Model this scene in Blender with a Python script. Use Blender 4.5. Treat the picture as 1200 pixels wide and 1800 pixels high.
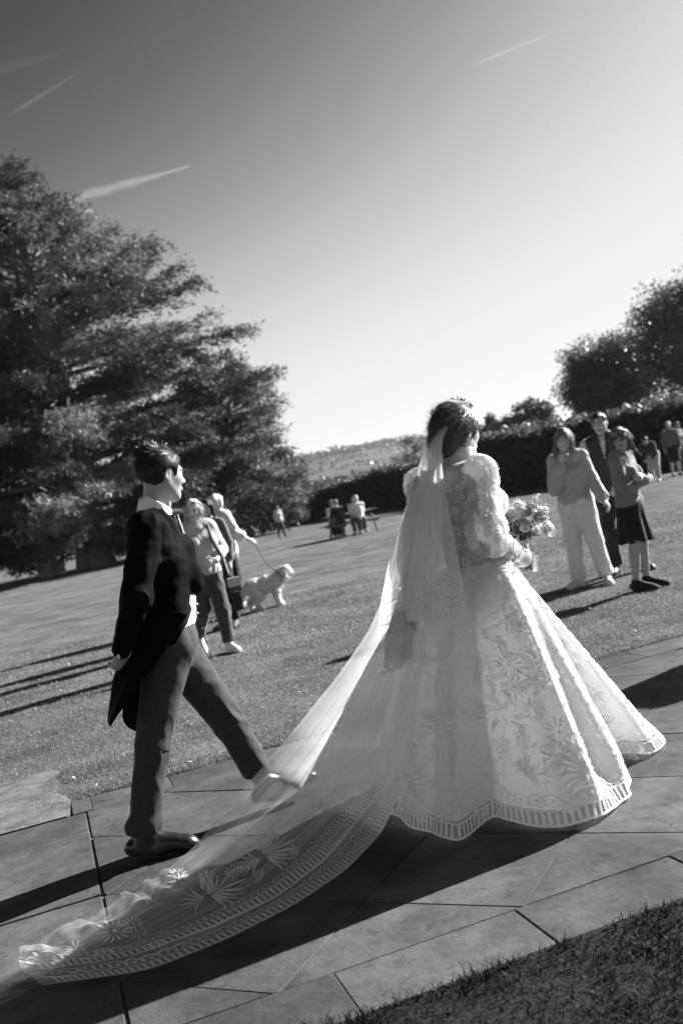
import bpy, bmesh, math, random
import numpy as np
from mathutils import Matrix, Vector

for _o in list(bpy.data.objects):
    bpy.data.objects.remove(_o)
SC = bpy.context.scene
COL = SC.collection

# ------------------------------------------------------------------ camera
FPX = 1750.0                      # focal length in photo pixels (35 mm lens on a 24 x 36 frame)
ROLL = math.radians(11.0)
HZ = 854.0
CZ = 1.48
PITCH = -math.atan((900 - HZ) * math.cos(ROLL) / FPX)
CF = np.array([0, math.cos(PITCH), math.sin(PITCH)])
_r0 = np.array([1.0, 0, 0])
_u0 = np.cross(_r0, CF)
CR = math.cos(ROLL) * _r0 - math.sin(ROLL) * _u0
CU = math.sin(ROLL) * _r0 + math.cos(ROLL) * _u0
cam = bpy.data.cameras.new('camera')
cam.sensor_fit = 'VERTICAL'
cam.sensor_height = 36.0
cam.sensor_width = 24.0
cam.lens = FPX / 1800 * 36
cam.clip_start = 0.1
cam.clip_end = 60000
cam.dof.use_dof = True
cam.dof.focus_distance = 4.25
cam.dof.aperture_fstop = 2.8
camo = bpy.data.objects.new('camera', cam)
COL.objects.link(camo)
camo.matrix_world = Matrix(((CR[0], CU[0], -CF[0], 0), (CR[1], CU[1], -CF[1], 0), (CR[2], CU[2], -CF[2], CZ), (0, 0, 0, 1)))
SC.camera = camo

# ------------------------------------------------------------------ sky and sun
SUN_AZ = math.radians(31.0)       # measured from +X towards +Y
SUN_EL = math.radians(27.0)
w = bpy.data.worlds.new('World')
SC.world = w
w.use_nodes = True
nt = w.node_tree
nt.nodes.clear()
sky = nt.nodes.new('ShaderNodeTexSky')
sky.sky_type = 'NISHITA'
sky.sun_disc = False
sky.sun_elevation = SUN_EL
sky.sun_rotation = math.pi / 2 - SUN_AZ
sky.air_density = 1.0
sky.dust_density = 0.5
sky.ozone_density = 1.0
sep = nt.nodes.new('ShaderNodeSeparateColor')      # black-and-white film behind a red filter
nt.links.new(sky.outputs[0], sep.inputs[0])
comb = nt.nodes.new('ShaderNodeCombineColor')
def _m(op, a, b):
    q = nt.nodes.new('ShaderNodeMath'); q.operation = op
    for i_, v_ in enumerate((a, b)):
        if isinstance(v_, float): q.inputs[i_].default_value = v_
        else: nt.links.new(v_, q.inputs[i_])
    return q
_p = _m('POWER', sep.outputs[0], 4.26)                       # S-shaped response of the film to the sky
pw = _m('MULTIPLY', _m('DIVIDE', _p.outputs[0], _m('ADD', _p.outputs[0], 58.0).outputs[0]).outputs[0], 4.15)
mu = nt.nodes.new('ShaderNodeMath'); mu.operation = 'MULTIPLY'; mu.inputs[1].default_value = 1.012
nt.links.new(pw.outputs[0], mu.inputs[0])
nt.links.new(pw.outputs[0], comb.inputs[0]); nt.links.new(pw.outputs[0], comb.inputs[1]); nt.links.new(mu.outputs[0], comb.inputs[2])
bg = nt.nodes.new('ShaderNodeBackground')
bg.inputs['Strength'].default_value = 0.067
nt.links.new(comb.outputs[0], bg.inputs['Color'])
wo = nt.nodes.new('ShaderNodeOutputWorld')
nt.links.new(bg.outputs[0], wo.inputs['Surface'])

sl = bpy.data.lights.new('sun', 'SUN')
sl.energy = 5.0
sl.angle = math.radians(0.53)
sl.color = (1, 1, 0.99)
so = bpy.data.objects.new('sun', sl)
COL.objects.link(so)
SDIR = Vector((math.cos(SUN_AZ) * math.cos(SUN_EL), math.sin(SUN_AZ) * math.cos(SUN_EL), math.sin(SUN_EL)))
so.rotation_euler = SDIR.to_track_quat('Z', 'Y').to_euler()
so.location = (20, 10, 20)

SC.view_settings.view_transform = 'Standard'
SC.view_settings.look = 'None'
SC.view_settings.gamma = 1.0
SC.view_settings.use_curve_mapping = False
SC.view_settings.exposure = 1.65


def ray(px, py):
    return CF + (px - 600) / FPX * CR - (py - 900) / FPX * CU


def gnd(px, py, z=0.0):
    d = ray(px, py)
    return np.array([0, 0, CZ]) + d * ((z - CZ) / d[2])


def at(px, py, Y):
    d = ray(px, py)
    return np.array([0, 0, CZ]) + d * (Y / d[1])

# ------------------------------------------------------------------ materials
MATS = {}


def grey(v):
    return (v, v, v * 1.012, 1)


def mat(name, v, rough=0.8, var=0.0, scale=8.0, bump=0.0, bscale=None, spec=0.3, v2=None, stretch=None,
        trans=0.0, alpha=None, sheen=0.0, detail=6.0, coat=0.0, metal=0.0, coord='Object', sss=0.0):
    """Procedural Principled material: grey base with noise variation, bump, optional translucency / alpha."""
    if name in MATS:
        return MATS[name]
    m = bpy.data.materials.new(name)
    m.use_nodes = True
    n = m.node_tree
    n.nodes.clear()
    out = n.nodes.new('ShaderNodeOutputMaterial')
    p = n.nodes.new('ShaderNodeBsdfPrincipled')
    p.inputs['Roughness'].default_value = rough
    p.inputs['Specular IOR Level'].default_value = spec
    p.inputs['Metallic'].default_value = metal
    if sheen:
        p.inputs['Sheen Weight'].default_value = sheen
        p.inputs['Sheen Roughness'].default_value = 0.5
    if coat:
        p.inputs['Coat Weight'].default_value = coat
        p.inputs['Coat Roughness'].default_value = 0.15
    if sss:
        p.inputs['Subsurface Weight'].default_value = sss
        p.inputs['Subsurface Radius'].default_value = (0.01, 0.01, 0.01)
        p.inputs['Subsurface Scale'].default_value = 1.0
    tc = n.nodes.new('ShaderNodeTexCoord')
    vec = tc.outputs[coord]
    if stretch:
        mp = n.nodes.new('ShaderNodeMapping')
        mp.inputs['Scale'].default_value = stretch
        n.links.new(vec, mp.inputs[0])
        vec = mp.outputs[0]
    if var > 0 or v2 is not None:
        no = n.nodes.new('ShaderNodeTexNoise')
        no.inputs['Scale'].default_value = scale
        no.inputs['Detail'].default_value = detail
        no.inputs['Roughness'].default_value = 0.65
        n.links.new(vec, no.inputs['Vector'])
        rp = n.nodes.new('ShaderNodeValToRGB')
        lo, hi = (v * (1 - var), v * (1 + var)) if v2 is None else (v, v2)
        rp.color_ramp.elements[0].position = 0.32
        rp.color_ramp.elements[1].position = 0.68
        rp.color_ramp.elements[0].color = grey(lo)
        rp.color_ramp.elements[1].color = grey(hi)
        n.links.new(no.outputs['Fac'], rp.inputs[0])
        col = rp.outputs[0]
        n.links.new(col, p.inputs['Base Color'])
    else:
        col = None
        p.inputs['Base Color'].default_value = grey(v)
    if bump > 0:
        nb = n.nodes.new('ShaderNodeTexNoise')
        nb.inputs['Scale'].default_value = bscale or scale * 4
        nb.inputs['Detail'].default_value = 5
        n.links.new(vec, nb.inputs['Vector'])
        b = n.nodes.new('ShaderNodeBump')
        b.inputs['Strength'].default_value = bump
        b.inputs['Distance'].default_value = 0.01
        n.links.new(nb.outputs['Fac'], b.inputs['Height'])
        n.links.new(b.outputs[0], p.inputs['Normal'])
    sh = p.outputs[0]
    if trans > 0:
        t = n.nodes.new('ShaderNodeBsdfTranslucent')
        if col is not None:
            n.links.new(col, t.inputs['Color'])
        else:
            t.inputs['Color'].default_value = grey(v)
        mx = n.nodes.new('ShaderNodeMixShader')
        mx.inputs[0].default_value = trans
        n.links.new(sh, mx.inputs[1])
        n.links.new(t.outputs[0], mx.inputs[2])
        sh = mx.outputs[0]
    if alpha is not None:
        t = n.nodes.new('ShaderNodeBsdfTransparent')
        mx = n.nodes.new('ShaderNodeMixShader')
        mx.inputs[0].default_value = alpha
        n.links.new(t.outputs[0], mx.inputs[1])
        n.links.new(sh, mx.inputs[2])
        sh = mx.outputs[0]
    n.links.new(sh, out.inputs['Surface'])
    MATS[name] = m
    return m


# ------------------------------------------------------------------ objects
def mesh_np(name, V, F, mats, midx=None, smooth=True, parent=None, loc=None):
    """V (n,3), F (m,3) or (m,4) int array -> linked mesh object"""
    V = np.asarray(V, dtype=np.float32)
    F = np.asarray(F, dtype=np.int32)
    me = bpy.data.meshes.new(name)
    k = F.shape[1]
    me.vertices.add(len(V))
    me.vertices.foreach_set('co', V.ravel())
    me.loops.add(F.size)
    me.loops.foreach_set('vertex_index', F.ravel())
    me.polygons.add(len(F))
    me.polygons.foreach_set('loop_start', np.arange(0, F.size, k, dtype=np.int32))
    if midx is not None:
        me.polygons.foreach_set('material_index', np.asarray(midx, dtype=np.int32))
    me.polygons.foreach_set('use_smooth', np.full(len(F), smooth, dtype=bool))
    me.update(calc_edges=True)
    me.validate()
    if not isinstance(mats, (list, tuple)):
        mats = [mats]
    for m in mats:
        me.materials.append(m)
    o = bpy.data.objects.new(name, me)
    COL.objects.link(o)
    if parent is not None:
        o.parent = parent
    if loc is not None:
        o.location = loc
    return o


def mesh_py(name, V, F, mats, parent=None, smooth=False, midx=None, loc=None):
    me = bpy.data.meshes.new(name)
    me.from_pydata([tuple(map(float, v)) for v in V], [], [tuple(f) for f in F])
    if not isinstance(mats, (list, tuple)):
        mats = [mats]
    for m in mats:
        me.materials.append(m)
    if midx is not None:
        me.polygons.foreach_set('material_index', midx)
    if smooth:
        me.polygons.foreach_set('use_smooth', [True] * len(me.polygons))
    me.update()
    o = bpy.data.objects.new(name, me)
    COL.objects.link(o)
    if parent is not None:
        o.parent = parent
    if loc is not None:
        o.location = loc
    return o


def tag(o, label=None, cat=None, group=None, kind=None):
    if label: o['label'] = label
    if cat: o['category'] = cat
    if group: o['group'] = group
    if kind: o['kind'] = kind
    return o


def thing(name, label, cat, loc=(0, 0, 0), rz=0.0, group=None):
    o = bpy.data.objects.new(name, None)
    o.empty_display_size = 0.2
    COL.objects.link(o)
    o.location = tuple(map(float, loc))
    o.rotation_euler = (0, 0, rz)
    return tag(o, label, cat, group)


def nrm(v):
    v = np.asarray(v, float)
    return v / (np.linalg.norm(v) + 1e-12)


def tube(pts, rad, n=8, cap=True):
    """tube along points with per-point radius -> V, F(list of quads/tris as quads)"""
    pts = np.asarray(pts, float)
    m = len(pts)
    rad = np.full(m, rad) if np.isscalar(rad) else np.asarray(rad, float)
    T = np.gradient(pts, axis=0)
    T /= np.linalg.norm(T, axis=1)[:, None] + 1e-9
    ref = np.array([0, 0, 1.0]) if abs(T[0][2]) < 0.9 else np.array([1.0, 0, 0])
    u = np.cross(ref, T[0]); u /= np.linalg.norm(u)
    V = []
    for i in range(m):
        u = u - T[i] * (u @ T[i]); u /= np.linalg.norm(u) + 1e-9
        v = np.cross(T[i], u)
        for j in range(n):
            a = 2 * math.pi * j / n
            V.append(pts[i] + rad[i] * (math.cos(a) * u + math.sin(a) * v))
    F = []
    for i in range(m - 1):
        for j in range(n):
            k = (j + 1) % n
            F.append((i * n + j, i * n + k, (i + 1) * n + k, (i + 1) * n + j))
    if cap:
        V.append(pts[0]); V.append(pts[-1])
        c0, c1 = m * n, m * n + 1
        for j in range(n):
            k = (j + 1) % n
            F.append((k, j, c0, c0)); F.append(((m - 1) * n + j, (m - 1) * n + k, c1, c1))
    return np.array(V), [tuple(dict.fromkeys(f)) for f in F]


class MB:
    """collects pieces of ONE part"""
    def __init__(self):
        self.V = []; self.F = []; self.n = 0

    def add(self, V, F):
        V = np.asarray(V, float)
        self.V.append(V)
        self.F += [tuple(int(i) + self.n for i in f) for f in F]
        self.n += len(V)
        return self

    def tube(self, pts, rad, n=8, cap=True):
        return self.add(*tube(pts, rad, n, cap))

    def box(self, lo, hi, R=None, c=(0, 0, 0)):
        V = np.array([(x, y, z) for x in (lo[0], hi[0]) for y in (lo[1], hi[1]) for z in (lo[2], hi[2])], float)
        if R is not None:
            V = V @ np.asarray(R).T
        V = V + np.asarray(c, float)
        return self.add(V, [(0, 1, 3, 2), (4, 6, 7, 5), (0, 4, 5, 1), (2, 3, 7, 6), (0, 2, 6, 4), (1, 5, 7, 3)])

    def ball(self, c, r, nu=10, nv=7):
        V = []; F = []
        r = np.ones(3) * np.asarray(r, float)
        for i in range(nv + 1):
            th = math.pi * i / nv
            for j in range(nu):
                ph = 2 * math.pi * j / nu
                V.append((c[0] + r[0] * math.sin(th) * math.cos(ph), c[1] + r[1] * math.sin(th) * math.sin(ph), c[2] + r[2] * math.cos(th)))
        for i in range(nv):
            for j in range(nu):
                k = (j + 1) % nu
                F.append((i * nu + j, (i + 1) * nu + j, (i + 1) * nu + k, i * nu + k))
        return self.add(V, F)

    def build(self, name, m, parent=None, smooth=True, loc=None):
        return mesh_py(name, np.vstack(self.V), self.F, m, parent, smooth, loc=loc)


# ------------------------------------------------------------------ noise
def _hash(ix, iy, iz, seed):
    n = (ix.astype(np.int64) * 374761393 + iy.astype(np.int64) * 668265263 + iz.astype(np.int64) * 2147483647 + seed * 144665) & 0x7fffffff
    n = ((n ^ (n >> 13)) * 1274126177) & 0x7fffffff
    n = n ^ (n >> 16)
    return (n & 0xffff).astype(np.float32) / 32768.0 - 1.0


def vnoise(x, y, z, seed=0):
    """vectorised value noise in [-1,1]"""
    x = np.asarray(x, np.float32); y = np.asarray(y, np.float32); z = np.asarray(z, np.float32)
    x, y, z = np.broadcast_arrays(x, y, z)
    ix = np.floor(x).astype(np.int64); iy = np.floor(y).astype(np.int64); iz = np.floor(z).astype(np.int64)
    fx = x - ix; fy = y - iy; fz = z - iz
    fx = fx * fx * (3 - 2 * fx); fy = fy * fy * (3 - 2 * fy); fz = fz * fz * (3 - 2 * fz)
    r = 0
    for dx in (0, 1):
        for dy in (0, 1):
            for dz in (0, 1):
                wgt = (fx if dx else 1 - fx) * (fy if dy else 1 - fy) * (fz if dz else 1 - fz)
                r = r + wgt * _hash(ix + dx, iy + dy, iz + dz, seed)
    return r


# ------------------------------------------------------------------ signed-distance modelling (bodies and clothes)
class SDF:
    def __init__(self, lo, hi, h):
        self.lo = np.asarray(lo, float); self.h = h
        self.n = np.maximum(np.ceil((np.asarray(hi, float) - self.lo) / h).astype(int) + 1, 4)
        self.d = np.full(tuple(self.n), 0.5, np.float32)

    def sub(self, lo, hi):
        a = np.clip(np.floor((np.asarray(lo) - self.lo) / self.h).astype(int), 0, self.n - 1)
        b = np.clip(np.ceil((np.asarray(hi) - self.lo) / self.h).astype(int) + 1, 1, self.n)
        b = np.maximum(b, a + 1)
        sl_ = tuple(slice(a[i], b[i]) for i in range(3))
        ax = [(self.lo[i] + self.h * np.arange(a[i], b[i])).astype(np.float32) for i in range(3)]
        return sl_, np.meshgrid(*ax, indexing='ij', sparse=True)

    def comb(self, s, d, k, op):
        a = self.d[s]
        if op == 'add':
            r = np.minimum(a, d)
            if k > 0:
                hh = np.maximum(k - np.abs(a - d), 0) / k
                r = r - hh * hh * k * 0.25
        else:
            d = -d
            r = np.maximum(a, d)
            if k > 0:
                hh = np.maximum(k - np.abs(a - d), 0) / k
                r = r + hh * hh * k * 0.25
        self.d[s] = r

    def cone(self, a, b, ra, rb, k=0.02, op='add', flat=None):
        """round cone a->b. flat=(axis, factor): cross-section squeezed along axis (thinner when factor < 1)"""
        a = np.asarray(a, float); b = np.asarray(b, float)
        R = max(ra, rb) * (max(1.0, 1.0 if flat is None else flat[1])) + k + 3 * self.h
        s, (X, Y, Z) = self.sub(np.minimum(a, b) - R, np.maximum(a, b) + R)
        ba = b - a
        L2 = float(ba @ ba) + 1e-9
        px, py, pz = X - a[0], Y - a[1], Z - a[2]
        t = np.clip((px * ba[0] + py * ba[1] + pz * ba[2]) / L2, 0, 1)
        qx, qy, qz = px - t * ba[0], py - t * ba[1], pz - t * ba[2]
        if flat is None:
            d = np.sqrt(qx * qx + qy * qy + qz * qz) - (ra + (rb - ra) * t)
        else:
            ax = nrm(flat[0]); f = flat[1]
            c = qx * ax[0] + qy * ax[1] + qz * ax[2]
            q2 = qx * qx + qy * qy + qz * qz - c * c
            d = np.sqrt(np.maximum(q2 + (c / f) ** 2, 0)) - (ra + (rb - ra) * t)
            d = d * min(1.0, 0.5 + 0.5 * f)
        self.comb(s, d, k, op)
        return self

    def ell(self, c, r, A=None, k=0.02, op='add'):
        """ellipsoid, A rows = local axes"""
        c = np.asarray(c, float); r = np.asarray(r, float)
        A = np.eye(3) if A is None else np.asarray(A, float)
        R = r.max() + k + 3 * self.h
        s, (X, Y, Z) = self.sub(c - R, c + R)
        px, py, pz = X - c[0], Y - c[1], Z - c[2]
        g0 = 0; g1 = 0
        for i in range(3):
            l = px * A[i][0] + py * A[i][1] + pz * A[i][2]
            g0 = g0 + (l / r[i]) ** 2
            g1 = g1 + (l / (r[i] * r[i])) ** 2
        k0 = np.sqrt(g0); k1 = np.sqrt(g1) + 1e-6
        d = np.clip(k0 * (k0 - 1.0) / k1, -0.3, 0.6)
        self.comb(s, d, k, op)
        return self

    def cut(self, point, normal, k=0.0):
        """remove everything on the side the normal points to"""
        n = nrm(normal); p = np.asarray(point, float)
        s, (X, Y, Z) = self.sub(self.lo, self.lo + self.n * self.h)
        d = (X - p[0]) * n[0] + (Y - p[1]) * n[1] + (Z - p[2]) * n[2]
        a = self.d
        r = np.maximum(a, d)
        if k > 0:
            hh = np.maximum(k - np.abs(a - d), 0) / k
            r = r + hh * hh * k * 0.25
        self.d = r.astype(np.float32)
        return self

    def noise(self, amp, scale, seed=0):
        """displace with value noise; scale per axis = features per metre"""
        s, (X, Y, Z) = self.sub(self.lo, self.lo + self.n * self.h)
        near = np.abs(self.d) < amp * 2 + 3 * self.h
        idx = np.nonzero(near)
        x = X.ravel()[idx[0]] * scale[0]; y = Y.ravel()[idx[1]] * scale[1]; z = Z.ravel()[idx[2]] * scale[2]
        v = vnoise(x, y, z, seed) * 0.7 + vnoise(x * 2.1, y * 2.1, z * 2.1, seed + 7) * 0.3
        self.d[idx] += amp * v
        return self

    def mesh(self):
        d = self.d.copy()
        # close at the borders
        d[0], d[-1] = np.maximum(d[0], 0.01), np.maximum(d[-1], 0.01)
        d[:, 0], d[:, -1] = np.maximum(d[:, 0], 0.01), np.maximum(d[:, -1], 0.01)
        d[:, :, 0], d[:, :, -1] = np.maximum(d[:, :, 0], 0.01), np.maximum(d[:, :, -1], 0.01)
        s = d < 0
        cnt = np.zeros(tuple(np.array(d.shape) - 1), np.int8)
        cs = [(i, j, k) for i in (0, 1) for j in (0, 1) for k in (0, 1)]
        N = d.shape
        for c in cs:
            cnt += s[c[0]:N[0] - 1 + c[0], c[1]:N[1] - 1 + c[1], c[2]:N[2] - 1 + c[2]]
        act = (cnt > 0) & (cnt < 8)
        I = np.argwhere(act)
        ids = np.full(act.shape, -1, np.int32)
        ids[act] = np.arange(len(I))
        cv = {c: d[I[:, 0] + c[0], I[:, 1] + c[1], I[:, 2] + c[2]] for c in cs}
        P = np.zeros((len(I), 3)); C = np.zeros(len(I))
        for c in cs:
            for ax in range(3):
                if c[ax] == 0:
                    e = list(c); e[ax] = 1; e = tuple(e)
                    a, b = cv[c], cv[e]
                    m = (a < 0) != (b < 0)
                    t = a[m] / (a[m] - b[m])
                    q = np.tile(np.array(c, float), (m.sum(), 1)); q[:, ax] = t
                    P[m] += q; C[m] += 1
        V = self.lo + (I + P / np.maximum(C, 1)[:, None]) * self.h
        Fs = []
        for ax in range(3):
            o1, o2 = [(1, 2), (2, 0), (0, 1)][ax]
            sl0 = [slice(1, -1)] * 3; sl0[ax] = slice(0, -1)
            sl1 = [slice(1, -1)] * 3; sl1[ax] = slice(1, None)
            a = s[tuple(sl0)]; b = s[tuple(sl1)]
            for flip in (0, 1):
                m = (a & ~b) if not flip else (~a & b)
                E = np.argwhere(m)
                if not len(E):
                    continue
                E = E + np.array([0 if i == ax else 1 for i in range(3)])
                d1 = np.zeros(3, int); d1[o1] = 1
                d2 = np.zeros(3, int); d2[o2] = 1
                q = [E - d1 - d2, E - d2, E, E - d1]
                f = np.stack([ids[tuple(x.T)] for x in q], 1)
                if flip:
                    f = f[:, ::-1]
                Fs.append(f)
        F = np.vstack(Fs)
        F = F[(F >= 0).all(1)]
        return V, F


def leaf_quads(P, D, Nn, L, W):
    """one bent leaf quad per point: P base, D direction, Nn normal, L length, W width -> V, F"""
    P = np.asarray(P, np.float32); D = np.asarray(D, np.float32); Nn = np.asarray(Nn, np.float32)
    S = np.cross(D, Nn); S /= np.linalg.norm(S, axis=1)[:, None] + 1e-9
    L = np.broadcast_to(np.asarray(L, np.float32), (len(P),))[:, None]; W = np.broadcast_to(np.asarray(W, np.float32), (len(P),))[:, None]
    V = np.stack([P, P + D * L * .5 - S * W * .5, P + D * L, P + D * L * .5 + S * W * .5], 1).reshape(-1, 3)
    F = np.arange(len(P) * 4, dtype=np.int32).reshape(-1, 4)
    return V, F


def unit_rand(rng, n):
    v = rng.normal(size=(n, 3))
    return v / np.linalg.norm(v, axis=1)[:, None]

# ------------------------------------------------------------------ ground
PA = math.radians(17.2)
E1 = np.array([math.cos(PA), math.sin(PA)])
E2 = np.array([-math.sin(PA), math.cos(PA)])
T0, T1, T2, T3 = 2.717, 3.012, 5.655, 5.95


def sstep(a, b, x):
    t = np.clip((np.asarray(x, float) - a) / (b - a), 0, 1)
    return t * t * (3 - 2 * t)


def gz(x, y):
    x = np.asarray(x, float); y = np.asarray(y, float)
    z = -0.0115 * (np.clip(y, 14, 95) - 14)
    z = z - 7 * sstep(95, 220, y)
    az = np.arctan2(x, np.maximum(y, 1))
    ridge = 53 + 8 * np.sin(az * 9 + 1.9) + 3 * np.sin(az * 23) - 30 * az
    z = z + ridge * sstep(260, 1700, y)
    z = z + 2.7 * sstep(15, 27, x) * sstep(47, 66, y) * (1 - sstep(95, 150, y))
    z = z + 0.02 * vnoise(x * .35, y * .35, 0 * x) * sstep(7, 12, y)
    return z


def axis(parts):
    out = []
    for a, b, st in parts:
        out += list(np.arange(a, b, st))
    return out


sg = sorted(set(np.round(axis([(-4000, -400, 200), (-400, -60, 20), (-60, -12, 3), (-12, 14, .5), (14, 60, 3), (60, 400, 20), (400, 4001, 200)]), 3)))
tg = axis([(-300, -20, 40), (-20, 0, 2), (0, 2.5, .5)]) + [T0 - .004, T0 + .004, 3.4, 3.9, 4.4, 4.9, 5.4, T3 - .004, T3 + .004] + axis([(6.2, 14, .4), (14, 60, 2), (60, 200, 8), (200, 1000, 40), (1000, 4200, 160)])
S_, T_ = np.meshgrid(sg, tg, indexing='ij')
GX = S_ * E1[0] + T_ * E2[0]
GY = S_ * E1[1] + T_ * E2[1]
GZv = gz(GX, GY) - np.where((T_ > T0) & (T_ < T3), 0.055, 0.0)
ni, nj = S_.shape
ii = np.arange(ni * nj).reshape(ni, nj)
GF = np.stack([ii[:-1, :-1], ii[1:, :-1], ii[1:, 1:], ii[:-1, 1:]], -1).reshape(-1, 4)


def ground_material():
    m = bpy.data.materials.new('turf')
    m.use_nodes = True
    n = m.node_tree
    p = n.nodes['Principled BSDF']
    p.inputs['Roughness'].default_value = 0.95
    p.inputs['Specular IOR Level'].default_value = 0.02
    tc = n.nodes.new('ShaderNodeTexCoord')
    def noise(sc, det=6, vec=None):
        a = n.nodes.new('ShaderNodeTexNoise'); a.inputs['Scale'].default_value = sc; a.inputs['Detail'].default_value = det
        a.inputs['Roughness'].default_value = .7
        n.links.new(vec or tc.outputs['Object'], a.inputs['Vector'])
        return a.outputs['Fac']
    def ramp(fac, a, b, p0=.35, p1=.65):
        r = n.nodes.new('ShaderNodeValToRGB'); r.color_ramp.elements[0].position = p0; r.color_ramp.elements[1].position = p1
        r.color_ramp.elements[0].color = grey(a); r.color_ramp.elements[1].color = grey(b)
        n.links.new(fac, r.inputs[0]); return r.outputs[0]
    def mix(a, b, fac, mode='MULTIPLY'):
        x = n.nodes.new('ShaderNodeMixRGB'); x.blend_type = mode
        if isinstance(fac, float): x.inputs[0].default_value = fac
        else: n.links.new(fac, x.inputs[0])
        n.links.new(a, x.inputs[1]); n.links.new(b, x.inputs[2]); return x.outputs[0]
    fine = ramp(noise(28, 8), .075, .25)
    patch = ramp(noise(1.3, 5), .58, 1.25)
    broad = ramp(noise(.22, 4), .85, 1.15)
    lawn = mix(mix(fine, patch, 1.0), broad, 1.0)
    # far farmland: field blocks, pale stubble and dark pasture
    vo = n.nodes.new('ShaderNodeTexVoronoi'); vo.inputs['Scale'].default_value = .006
    n.links.new(tc.outputs['Object'], vo.inputs['Vector'])
    sp = n.nodes.new('ShaderNodeSeparateColor'); n.links.new(vo.outputs['Color'], sp.inputs[0])
    field = mix(ramp(sp.outputs[0], .06, .15, .1, .9), ramp(noise(.02, 8), .7, 1.15), 1.0)
    sx = n.nodes.new('ShaderNodeSeparateXYZ'); n.links.new(tc.outputs['Object'], sx.inputs[0])
    mr = n.nodes.new('ShaderNodeMapRange'); mr.inputs[1].default_value = 110; mr.inputs[2].default_value = 180
    n.links.new(sx.outputs['Y'], mr.inputs[0])
    colr = mix(lawn, field, mr.outputs[0], 'MIX')
    n.links.new(colr, p.inputs['Base Color'])
    b = n.nodes.new('ShaderNodeBump'); b.inputs['Strength'].default_value = .9; b.inputs['Distance'].default_value = .05
    n.links.new(noise(45, 6), b.inputs['Height']); n.links.new(b.outputs[0], p.inputs['Normal'])
    return m


M_TURF = ground_material()
ground = mesh_np('ground', np.stack([GX, GY, GZv], -1).reshape(-1, 3), GF, M_TURF)
tag(ground, kind='structure')


# ------------------------------------------------------------------ stone path
def stone_material(name, lo, hi):
    m = bpy.data.materials.new(name)
    m.use_nodes = True
    n = m.node_tree
    p = n.nodes['Principled BSDF']
    p.inputs['Roughness'].default_value = .9
    p.inputs['Specular IOR Level'].default_value = .08
    geo = n.nodes.new('ShaderNodeNewGeometry')
    oi = n.nodes.new('ShaderNodeObjectInfo')
    ad = n.nodes.new('ShaderNodeVectorMath'); ad.operation = 'ADD'
    sc = n.nodes.new('ShaderNodeVectorMath'); sc.operation = 'SCALE'; sc.inputs['Scale'].default_value = 40
    n.links.new(oi.outputs['Random'], sc.inputs[0]); n.links.new(geo.outputs['Position'], ad.inputs[0]); n.links.new(sc.outputs[0], ad.inputs[1])
    def noise(scale, det=6, rough=.6, src=None):
        a = n.nodes.new('ShaderNodeTexNoise'); a.inputs['Scale'].default_value = scale; a.inputs['Detail'].default_value = det; a.inputs['Roughness'].default_value = rough
        n.links.new(src or ad.outputs[0], a.inputs['Vector']); return a.outputs['Fac']
    def ramp(fac, a, b, p0, p1):
        r = n.nodes.new('ShaderNodeValToRGB'); r.color_ramp.elements[0].position = p0; r.color_ramp.elements[1].position = p1
        r.color_ramp.elements[0].color = grey(a); r.color_ramp.elements[1].color = grey(b); n.links.new(fac, r.inputs[0]); return r.outputs[0]
    def mul(a, b):
        x = n.nodes.new('ShaderNodeMixRGB'); x.blend_type = 'MULTIPLY'; x.inputs[0].default_value = 1; n.links.new(a, x.inputs[1]); n.links.new(b, x.inputs[2]); return x.outputs[0]
    c = ramp(noise(5, 8), lo, hi, .3, .7)
    c = mul(c, ramp(noise(220, 3, .7), .72, 1.25, .3, .7))
    c = mul(c, ramp(noise(1.1, 5, .7, geo.outputs['Position']), .6, 1.14, .34, .62))   # damp and lichen stains
    c = mul(c, ramp(noise(14, 6, .75), .55, 1.05, .28, .46))
    c = mul(c, ramp(oi.outputs['Random'], .74, 1.16, 0, 1))
    n.links.new(c, p.inputs['Base Color'])
    b = n.nodes.new('ShaderNodeBump'); b.inputs['Strength'].default_value = .35; b.inputs['Distance'].default_value = .004
    n.links.new(noise(160, 5), b.inputs['Height'])
    b2 = n.nodes.new('ShaderNodeBump'); b2.inputs['Strength'].default_value = .35; b2.inputs['Distance'].default_value = .02
    n.links.new(noise(9, 5), b2.inputs['Height']); n.links.new(b.outputs[0], b2.inputs['Normal'])
    n.links.new(b2.outputs[0], p.inputs['Normal'])
    return m


M_STONE = stone_material('sandstone_paving', .068, .12)
M_BED = mat('joint_soil', .10, .95, .4, 12, .5)
M_SOIL = mat('worn_concrete', .06, .9, v2=.19, scale=6, bump=.6, bscale=60)


def st2(s, t, z=0.0):
    return np.array([s * E1[0] + t * E2[0], s * E1[1] + t * E2[1], z])


bed = mesh_py('path', [st2(-14, T0 + .01, -.007), st2(22, T0 + .01, -.007), st2(22, T3 - .01, -.007), st2(-14, T3 - .01, -.007)], [(0, 1, 2, 3)], M_BED)
tag(bed, kind='structure')


def clip_poly(poly, n, c):
    """keep n.p <= c"""
    out = []
    for i in range(len(poly)):
        a, b = poly[i], poly[(i + 1) % len(poly)]
        da, db = n @ a - c, n @ b - c
        if da <= 0: out.append(a)
        if (da < 0 < db) or (db < 0 < da):
            out.append(a + (b - a) * (da / (da - db)))
    return out


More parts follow.
